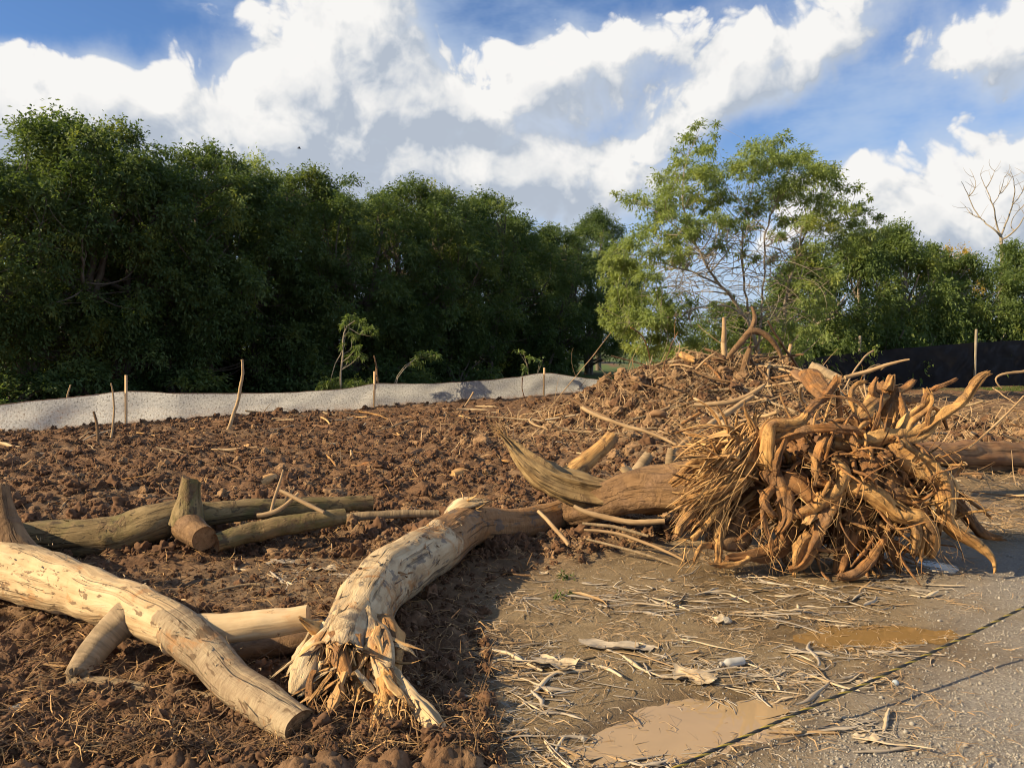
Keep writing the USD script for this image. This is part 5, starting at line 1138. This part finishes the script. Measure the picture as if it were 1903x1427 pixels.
def husk_strip(rng, x, y, L, w, yaw, lift=.0):
    P = lying(rng, x, y, L, .004, .05, .05, .003 + lift, yaw); p, _ = spline(P, [1, 1, 1, 1], L / 9)
    n = len(p); k = np.linspace(0, 1, n); p[:, 2] += .15 * w * np.sin(k * math.pi * rng.integers(1, 3)) ** 2 + (.10 * L * (k - .5) ** 2 * rng.uniform(0, 1.2)); kink = rng.uniform(.25, .75); p[:, :2] += np.outer(np.maximum(0, k - kink), rng.normal(0, .35, 2)) * L
    ww = w * np.clip(np.sin(np.pi * (k * .86 + .07)), .1, 1) ** .5 * rng.uniform(.55, 1.15, n)
    T = unit(np.gradient(p, axis=0)); B = np.array([0, 0, 1.0]); A = unit(np.cross(T, B)); tw = rng.normal(0, .5) + rng.normal(0, .7) * (k - .5)
    A2 = A * np.cos(tw)[:, None] + B * np.sin(tw)[:, None]; N2 = np.cross(A2, T)
    V = np.stack([p - A2 * ww[:, None] / 2, p - N2 * (-.16 * ww)[:, None], p + A2 * ww[:, None] / 2, p - N2 * (.06 * ww)[:, None] * 0 - N2 * (.05 * ww)[:, None]], 1)
    s_ = k * L; g = np.stack([np.stack([ww * u, 0 * ww, s_], 1) for u in (-.5, 0, .5, 0)], 1) + x * 3
    Fc = []
    for i in range(n - 1):
        for j in range(4): m = (j + 1) % 4; Fc.append([i * 4 + j, i * 4 + m, (i + 1) * 4 + m, (i + 1) * 4 + j])
    return V.reshape(-1, 3), np.array(Fc), g.reshape(-1, 3)


def sheet(rng, x, y, L, w, yaw):
    """A torn, crumpled sheet of bark with some thickness."""
    n, m = 15, 8; u, v = np.meshgrid(np.linspace(-.5, .5, n), np.linspace(-.5, .5, m), indexing="ij"); sd = int(rng.integers(1e4))
    X = u * L * (1 + .35 * (noise(np.stack([v * 7, 0 * v, 0 * v], -1), sd) - .5)); Yv = v * w * (1 + .8 * (noise(np.stack([u * 7, 0 * u, 0 * u], -1), sd + 1) - .5))
    Zv = w * (.9 * (fbm(np.stack([u * 3.2, v * 2.6, 0 * u], -1), 4, sd) - .35) + .35 * np.abs(v) * 2 * rng.uniform(.2, 1)) * .55; Zv = np.maximum(Zv, .002 + .1 * w * np.abs(v))
    c, s_ = math.cos(yaw), math.sin(yaw); top = np.stack([x + X * c - Yv * s_, y + X * s_ + Yv * c, gz(x, y) + .004 + Zv], -1).reshape(-1, 3); bot = top - [0, 0, .003]
    g = np.tile(np.stack([Yv, Zv, X], -1).reshape(-1, 3), (2, 1)); i, j = np.meshgrid(np.arange(n - 1), np.arange(m - 1), indexing="ij"); q = np.stack([i * m + j, (i + 1) * m + j, (i + 1) * m + j + 1, i * m + j + 1], -1).reshape(-1, 4)
    rim = [k * m for k in range(n)] + [(n - 1) * m + k for k in range(1, m)] + [k * m + m - 1 for k in range(n - 2, -1, -1)] + [k for k in range(m - 2, 0, -1)]; N_ = n * m
    side = np.array([[a, b, b + N_, a + N_] for a, b in zip(rim, rim[1:] + rim[:1])])
    return np.vstack([top, bot]), np.vstack([q, q[:, ::-1] + N_, side]), g


# litter on the track: bands of husks and bark strips
rng = np.random.default_rng(131)
bands = [(900, 1245, 90, 28), (1010, 1235, 90, 40), (980, 1310, 90, 40), (880, 1330, 80, 60), (1000, 1120, 110, 30), (1180, 1110, 90, 30), (1300, 1120, 110, 30), (1420, 1095, 130, 25), (1560, 1110, 140, 26), (1660, 1090, 110, 26), (1480, 1150, 110, 22), (1330, 1245, 100, 26), (1240, 1225, 80, 40), (1440, 1255, 110, 18), (1580, 1215, 120, 18), (1150, 1395, 120, 25), (1010, 1390, 80, 30), (1500, 1340, 100, 30), (1620, 1360, 70, 40), (1400, 1300, 60, 30), (1700, 1060, 80, 20), (1560, 1270, 70, 18), (1790, 930, 120, 40), (1850, 985, 70, 20), (600, 1070, 140, 35), (480, 1060, 120, 30), (760, 1380, 60, 40), (820, 1260, 60, 60)]
wts = np.array([1.4, 1.8, 1.2, 1.4, 1.2, 1, 1.2, 1.2, 1.3, 1.1, .9, 1.2, .9, 1, .9, 1.1, .8, .5, .6, .4, .6, .4, 1, .4, 1.3, 1, .7, .9]); wts /= wts.sum()
def band_point():
    b = bands[rng.choice(len(bands), p=wts)]
    while True:
        p = G(b[0] + rng.normal(0, b[2] * .6), b[1] + rng.normal(0, b[3] * .6))
        if 2.9 < p[1] < 14: return p
for k in range(280):
    p = band_point(); L = rng.uniform(.10, .42); w = rng.uniform(.010, .032)
    MB().add(husk_strip(rng, p[0], p[1], L, w, rng.normal(-.15, .55))).build("bark_strip", M[("husk", "grey_husk", "twig", "grey_husk", "husk")[k % 5]])
    tag(stage.GetPrimAtPath("/World/bark_strip" + (f"_{k:03d}" if k else "")), "dry pale bark strip in the litter on the sandy track", "bark strip", "bark strips littering the track")
lit = MB()
for k in range(1500):
    p = band_point(); lit.add(husk_strip(rng, p[0], p[1], rng.uniform(.03, .2), rng.uniform(.003, .013), rng.normal(-.15, .8)))
tag(lit.build("husk_litter", M["grey_husk"]), "fine dry husks and shreds strewn over the sandy track", "litter", kind="stuff")
for px, py, L, w, lab in ((1030, 1240, .22, .13, "large curled pale bark piece in the litter near the trunk's shadow"), (1290, 1262, .20, .12, "torn pale bark sheet above the big puddle"), (1340, 1155, .09, .08, "small crumpled pale husk at the middle of the track"), (1130, 1205, .3, .09, "flat grey bark sheet on the sand right of the shadow"), (1180, 1205, .2, .07, "smaller grey bark sheet beside the flat one"), (75, 1305, .10, .07, "pale wood flake on the soil at the lower left"), (310, 1400, .28, .10, "broad tan bark piece half buried at the bottom left"), (1612, 1270, .10, .05, "withered husk on the sand beside the small stone"), (1612, 1372, .10, .06, "drooping withered husk near the rope at lower right"), (535, 1050, .28, .12, "broad brown husk between the logs"), (600, 1062, .22, .11, "paler broad husk between the logs"), (1010, 1065, .06, .05, "small white flake in the trunk's shadow")):
    p = G(px, py); MB().add(sheet(rng, p[0], p[1], L, w, rng.uniform(-.5, .3))).build("bark_piece", M["grey_husk" if "grey" in lab or "brown" in lab else "husk"]); q_ = [x for x in stage.GetPrimAtPath("/World").GetChildren() if x.GetName().startswith("bark_piece")][-1]; tag(q_, lab, "bark")


def ribbons(rng, n, fn, L, w, rise=.3):
    """Many short curved straws: flat three-station ribbons lying on or poking out of the ground."""
    C = fn(n); a = rng.uniform(0, 6.28, n); l = rng.uniform(*L, n); ww = rng.uniform(*w, n) * np.clip(C[:, 1] / 9, 1, 2.2)
    d = np.stack([np.cos(a), np.sin(a), rng.normal(0, rise, n)], 1); s_ = np.stack([-np.sin(a), np.cos(a), rng.normal(0, .6, n)], 1); s_ = unit(s_)
    z = height(C[:, 0], C[:, 1]); c = np.stack([C[:, 0], C[:, 1], z + np.abs(d[:, 2]) * l * .25 + .006], 1)
    p0, p2 = c - d * l[:, None] / 2, c + d * l[:, None] / 2; p1 = c + s_ * (rng.normal(0, .12, n) * l)[:, None] + [0, 0, 1] * (rng.uniform(0, .15, n) * l)[:, None]
    V = np.stack([p0 - s_ * ww[:, None] * .3, p0 + s_ * ww[:, None] * .3, p1 - s_ * ww[:, None] * .5, p1 + s_ * ww[:, None] * .5, p2 - s_ * ww[:, None] * .15, p2 + s_ * ww[:, None] * .15], 1).reshape(-1, 3)
    b = np.arange(n)[:, None] * 6; q = np.vstack([b + [0, 1, 3, 2], b + [2, 3, 5, 4]])
    g = np.stack([np.tile([-.5, .5, -.5, .5, -.5, .5], n) * np.repeat(ww, 6), np.repeat(rng.uniform(0, 5, n), 6), np.tile([0, 0, .5, .5, 1, 1], n) * np.repeat(l, 6)], 1)
    return V, q, {"grain": g}


rng = np.random.default_rng(151)
def take(n, draw, keep):
    out = []; have = 0
    while have < n:
        C = draw(n); C = C[keep(C)]; out.append(C); have += len(C)
    return np.vstack(out)[:n]


def soil_pts(n):
    def draw(m): y = 3.0 + 20 * rng.random(m) ** 1.6; return np.stack([rng.uniform(-.68, .45, m) * y, y], 1)
    return take(n, draw, lambda C: masks(C[:, 0], C[:, 1])[0] < .6)
def track_pts(n):
    def draw(m): y = 3.0 + 7 * rng.random(m) ** 1.3; return np.stack([rng.uniform(-.12, .66, m) * y, y], 1)
    def keep(C): t, g, _ = masks(C[:, 0], C[:, 1]); return (t > .4) & (rng.random(len(C)) > g * .85) & ((rng.random(len(C)) < .25) | (fb(C[:, 0], C[:, 1], 1.6, 3, 61) > .5))
    return take(n, draw, keep)
def mound_pts(n): return take(n, lambda m: np.stack([rng.normal(4.9, 2.4, m), rng.normal(14.3, 1.7, m)], 1), lambda C: np.abs(C[:, 0] / C[:, 1]) < .7)
def field_pts(n):
    y = 6.5 + 20 * rng.random(n) ** 1.4; return np.stack([rng.uniform(.35, .68, n) * y, y], 1)
def gravel_pts(n):
    def draw(m): y = 2.9 + 4.5 * rng.random(m) ** 1.5; return np.stack([rng.uniform(.05, .68, m) * y, y], 1)
    return take(n, draw, lambda C: rng.random(len(C)) < .12 + .9 * masks(C[:, 0], C[:, 1])[1])


for fn, n, L, w, mat, lab, rise in ((soil_pts, 16000, (.02, .15), (.0015, .006), "fibre", "pale shreds of wood mixed into the dug soil", .3), (soil_pts, 24000, (.03, .20), (.002, .008), "brown_bark", "straw and fine roots mixed into the dug soil", .35), (track_pts, 3000, (.015, .09), (.001, .004), "grey_husk", "fine straw scattered over the sandy track", .12), (track_pts, 5000, (.02, .14), (.0015, .006), "twig", "dark twigs and shreds scattered over the sandy track", .15), (mound_pts, 12000, (.06, .40), (.005, .013), "twig", "fine twigs and roots matted over the debris mound", .55), (field_pts, 5500, (.06, .4), (.003, .008), "twig", "dry straw over the tan ground behind the root ball", .25)):
    V, q, pv = ribbons(rng, n, fn, L, w, rise); tag(mesh("straw", V, q, M[mat], None, False, pv), lab, "straw", kind="stuff")


def instancer(name, label, cat, protos_, C, S, rng, squash=(.6, 1)):
    inst = UsdGeom.PointInstancer.Define(stage, "/World/" + name); paths = []
    for k, (V, Fc, mat) in enumerate(protos_):
        m = mesh("piece", V, Fc, mat, inst.GetPrim(), True); paths.append(m.GetPath())
    inst.CreatePrototypesRel().SetTargets(paths); n = len(C)
    inst.CreateProtoIndicesAttr(Vt.IntArray.FromNumpy(rng.integers(0, len(protos_), n).astype(np.int32))); inst.CreatePositionsAttr(Vt.Vec3fArray.FromNumpy(C.astype(np.float32)))
    a = rng.uniform(0, 6.28, n); ax = unit(rng.standard_normal((n, 3)) * [.35, .35, 1])
    inst.CreateOrientationsAttr(Vt.QuathArray([Gf.Quath(float(math.cos(x / 2)), *[float(math.sin(x / 2) * u) for u in v]) for x, v in zip(a, ax)]))
    sc = np.stack([S, S * rng.uniform(.7, 1.1, n), S * rng.uniform(*squash, n)], 1); inst.CreateScalesAttr(Vt.Vec3fArray.FromNumpy(sc.astype(np.float32)))
    tag(inst, label, cat, kind="stuff")


def lump(seed, rough, sub=3, sharp=0.0):
    m = trimesh.creation.icosphere(sub); v = np.array(m.vertices)
    r = 1 + rough * (fbm(v * 1.7 + seed * 3.1, 4, seed) - .5) * 2 + .18 * rough * (noise(v * 7 + seed, seed) - .5)
    return v * r[:, None], np.array(m.faces)


rng = np.random.default_rng(171)
def scatter(n, fn): C = fn(n); return C, height(C[:, 0], C[:, 1])
C, z = scatter(16000, soil_pts); S = np.clip(rng.lognormal(math.log(.011), .6, len(C)), .004, .055) * np.clip(C[:, 1] / 10, 1, 1.6)
instancer("soil_clods", "loose crumbling clods of red brown soil", "soil", [(*lump(k, 1.05), M["clod"]) for k in range(6)], np.stack([C[:, 0], C[:, 1], z + S * .15], 1), S, rng)
def mid_soil(n): return take(n, lambda m: (lambda y: np.stack([rng.uniform(-.66, .30, m) * y, y], 1))(6 + 13 * rng.random(m) ** 1.2), lambda C: (masks(C[:, 0], C[:, 1])[0] < .5) & (rng.random(len(C)) < .15 + 1.2 * fb(C[:, 0], C[:, 1], 1.1, 3, 71) ** 2))
C, z = scatter(12000, mid_soil); S = np.clip(rng.lognormal(math.log(.019), .6, len(C)), .007, .10)
instancer("field_clods", "larger broken clods across the dug field", "soil", [(*lump(80 + k, 1.15), M["clod" if k else "clod_tan"]) for k in range(5)], np.stack([C[:, 0], C[:, 1], z + S * .2], 1), S, rng)
C, z = scatter(5000, mound_pts); S = np.clip(rng.lognormal(math.log(.035), .55, len(C)), .012, .14)
instancer("mound_clods", "loose clods of soil over the debris mound", "soil", [(*lump(20 + k, .8), M["clod" if k % 2 else "clod_tan"]) for k in range(4)], np.stack([C[:, 0], C[:, 1], z + S * .2], 1), S, rng)
def in_gravel():
    while True:
        y = 2.9 + 4.5 * rng.random() ** 1.5; x = rng.uniform(.05, .68) * y
        if rng.random() < .12 + .9 * masks(np.array([x]), np.array([y]))[1][0]: return x, y
C, z = scatter(9000, gravel_pts); S = np.clip(rng.lognormal(math.log(.0026), .5, len(C)), .0012, .011)
instancer("gravel", "small grey stones of the gravel road", "gravel", [(*lump(40 + k, .4, 1), M["stone"]) for k in range(4)], np.stack([C[:, 0], C[:, 1], z + S * .3], 1), S, rng)

# grass
def tufts(name, label, pts, n, H, mat="grass"):
    rng = np.random.default_rng(len(label)); C = np.array([pts(rng) for _ in range(n)]); z = height(C[:, 0], C[:, 1], False)
    d = unit(np.stack([rng.normal(0, .35, n), rng.normal(0, .35, n), np.ones(n)], 1)); L = rng.uniform(.5, 1.2, n) * H
    V, q = leaves(rng, np.stack([C[:, 0], C[:, 1], z - .02], 1), d, L, L * .09, .25); tag(mesh(name, V, q, M[mat]), label, "grass", kind="stuff")
tufts("grass_strip", "sunlit strip of grass under the far trees beyond the fence", lambda r: ((lambda y: (r.uniform(.0, .19) * y, y))(r.uniform(28, 40))), 14000, .22)
tufts("grass_edge", "grass along the foot of the black netting", lambda r: ((lambda t: (16.4 + 9 * t + r.normal(0, .5), 29.0 + 3.4 * t + r.normal(0, .35) - .9))(r.uniform(0, 1))), 5000, .16)

# plants by the fence
rng = np.random.default_rng(191)
def plant(name, label, Y, lines, pads, leaf, n_leaf, mats, droop=.5, flat=.6):
    base = W(lines[0][0][0][0], lines[0][0][0][1], Y); base[2] = gz(base[0], base[1])
    st = []
    for L, R in lines:
        P = [W(a, b, Y + (c[0] if c else 0)) - base for a, b, *c in L]; P[0] = P[0]; st.append((P, R))
    st[0] = ([np.array([0, 0, -.1])] + st[0][0][1:], st[0][1])
    tree(name, label, "plant", rng, base, st, [(W(a, b, Y + rng.uniform(-.25, .25)) - base, r, 1.0) for a, b, r in pads], mats, leaf, n_leaf, droop, flat)
plant("drooping_sapling", "small drooping green sapling broken over behind the middle of the silt fence", 22.0, [([(638, 735), (632, 700), (636, 650), (646, 605), (660, 595)], (.03, .026, .022, .015, .006)), ([(640, 640), (625, 670), (612, 715)], (.014, .012, .006)), ([(646, 608), (672, 620), (690, 625)], (.012, .008, .004))],
      [(650, 592, .22), (668, 600, .24), (684, 612, .2), (695, 618, .14), (640, 605, .16), (655, 625, .2), (662, 648, .2), (650, 660, .18), (668, 662, .13), (640, 640, .12), (615, 708, .26), (635, 712, .3), (660, 708, .3), (680, 706, .2), (600, 714, .16)], (.13, .03), 900, (M["grey_bark"], M["leaf_bush"]))
plant("leaning_sprig", "leaning leafy sprig showing above the silt fence right of the middle stake", 22.6, [([(735, 735), (740, 700), (757, 678), (775, 665)], (.016, .014, .01, .005)), ([(728, 735), (745, 690), (770, 668)], (.012, .01, .005))], [(770, 668, .16), (785, 660, .2), (798, 657, .18), (808, 660, .13), (780, 672, .14)], (.13, .035), 1000, (M["grey_bark"], M["leaf_bush"]))
plant("leafy_weed", "sparse weed with broad leaves left of the right fence stake", 26.0, [([(985, 735), (982, 690), (972, 655)], (.012, .01, .004)), ([(990, 735), (1000, 690), (1008, 668)], (.012, .01, .004))], [(965, 655, .2), (985, 665, .2), (1003, 668, .2), (975, 680, .2)], (.13, .07), 260, (M["grey_bark"], M["leaf_bush"]))
for px, py, lab in ((1050, 1075, "tiny green weed at the tip of the trunk's shadow"), (1040, 1112, "tiny green weed on the sand below the shadow tip")):
    p = G(px, py); tree("tiny_weed", lab, "plant", rng, (p[0], p[1], gz(p[0], p[1])), [([np.zeros(3), np.array([0, 0, .03]), np.array([.01, 0, .05])], (.003, .002, .001))], [(np.array([.0, 0, .03]), .06, 1.0), (np.array([.04, .02, .02]), .05, 1.0)], (M["grey_bark"], M["grass"]), (.05, .012), 2600, .2, .5)

# ------------------------------------------------------------------ rope, bottle, stones, bird
M["black_cord"] = plain("black_cord", (.03, .03, .028), .7, .3, 200)
M["yellow_cord"] = plain("yellow_cord", (.34, .25, .05), .6, .3, 200)
A_, B_ = G(1175, 1460, .012), W(1903, 1120, 4.2)
dirn = B_ - A_; L_ = np.linalg.norm(dirn); ss = np.linspace(0, L_ * 1.5, 700)
pth = A_ + dirn * (ss / L_)[:, None]; pth[:, 2] -= .03 * np.sin(np.pi * np.clip(ss / L_ / 1.5, 0, 1)) * 1.0; pth[:, :2] += .010 * (np.stack([noise(np.stack([ss * 2.3, 0 * ss, 0 * ss], 1), 5), noise(np.stack([ss * 2.3, 0 * ss, 0 * ss], 1), 6)], 1) - .5) * 2; pth[:, 2] = np.maximum(pth[:, 2], .012)
pth = np.vstack([np.array([A_ - dirn / L_ * (.6 - k * .02) for k in range(30)]) * [1, 1, 0] + [0, 0, .012], pth])
T, Aa, Bb = frames(pth); s_ = np.r_[0, np.cumsum(np.linalg.norm(np.diff(pth, axis=0), axis=1))]
t_ = thing("barrier_rope", "twisted black and yellow rope stretched over the puddle to the right edge", "rope")
for k in range(3):
    ph = s_ * 2 * np.pi / .12 + k * 2.094; c = pth + .0036 * (np.cos(ph)[:, None] * Aa + np.sin(ph)[:, None] * Bb)
    V, q, g = tube(c[::1], np.full(len(c), .0040), .008, 7, 0); MB().add((V, q, g)).build("strand", M["yellow_cord" if k == 0 else "black_cord"], t_)

M["grey_plastic"] = plain("grey_plastic", (.40, .38, .33), .45, .15, 30, .5)
M["bluish_stone"] = plain("bluish_stone", (.30, .34, .36), .7, .3, 60)
p = G(1362, 1238); prof = [(0, -.062), (.017, -.062), (.021, -.058), (.022, -.03), (.021, .0), (.022, .02), (.0205, .034), (.012, .048), (.009, .053), (.009, .060)]
def lathe(prof, n=28):
    a = np.arange(n) * 2 * np.pi / n; V = np.array([[r * math.cos(x), r * math.sin(x), h] for r, h in prof for x in a]); Fc = [[i * n + j, i * n + (j + 1) % n, (i + 1) * n + (j + 1) % n, (i + 1) * n + j] for i in range(len(prof) - 1) for j in range(n)]; return V, np.array(Fc)
t_ = thing("plastic_bottle", "small muddy grey plastic bottle lying on the sand above the big puddle", "bottle", (p[0], p[1], gz(p[0], p[1]) + .021), 18)
turn = lambda V: np.stack([-V[:, 2], V[:, 1], V[:, 0]], 1)
V, q = lathe(prof); mesh("body", turn(V), q, M["grey_plastic"], t_, True)
V, q = lathe([(0, .061), (.0105, .0612), (.0112, .0625), (.0112, .072), (.010, .0735), (0, .0735)]); mesh("cap", turn(V), q, M["stone"], t_, True)
for px, py, r, mat, lab, sd in ((1664, 1272, .016, "bluish_stone", "round bluish grey stone on the gravel right of the rope", 1), (1350, 1157, .03, "stone", "pale rounded stone in the middle of the track litter", 2), (1085, 1370, .012, "stone", "little grey stone by the bottom litter", 3), (1700, 1400, .010, "stone", "little stone on the gravel near the bottom right", 4), (1245, 1080, .016, "stone", "small pale stone on the sand below the root fan", 5), (30, 1325, .03, "stone", "pale grey stone at the lower left corner", 6)):
    p = G(px, py); V, q = lump(60 + sd, .3 if sd > 1 else .12); mesh_ = mesh("stone", V * [r, r * .9, r * (.75 if sd > 1 else .95)] + [p[0], p[1], gz(p[0], p[1]) + r * .5], q, M[mat], None, True); tag(mesh_, lab, "stone")

t_ = thing("bird", "tiny dark bird flying below the clouds above the dark trees", "bird", W(556, 276, 70.0), 25)
M["bird"] = plain("bird_feathers", (.04, .04, .045), .8, .2, 10)
V, q = lump(3, .05, 2); mesh("body", V * [.16, .045, .045], q, M["bird"], t_, True)
for sgn in (-1, 1):
    w_ = np.array([[.08, 0, 0], [-.07, 0, 0], [-.09, sgn * .16, .09], [.05, sgn * .17, .10], [-.13, sgn * .36, .05]]); w_ = np.vstack([w_, w_ - [0, 0, .012]])
    f_ = np.array([[0, 1, 2], [0, 2, 3], [3, 2, 4], [5, 7, 6], [5, 8, 7], [8, 9, 7], [0, 3, 8], [0, 8, 5], [3, 4, 9], [3, 9, 8], [4, 2, 7], [4, 7, 9], [2, 1, 6], [2, 6, 7]]); mesh("wing", w_, f_, M["bird"], t_)
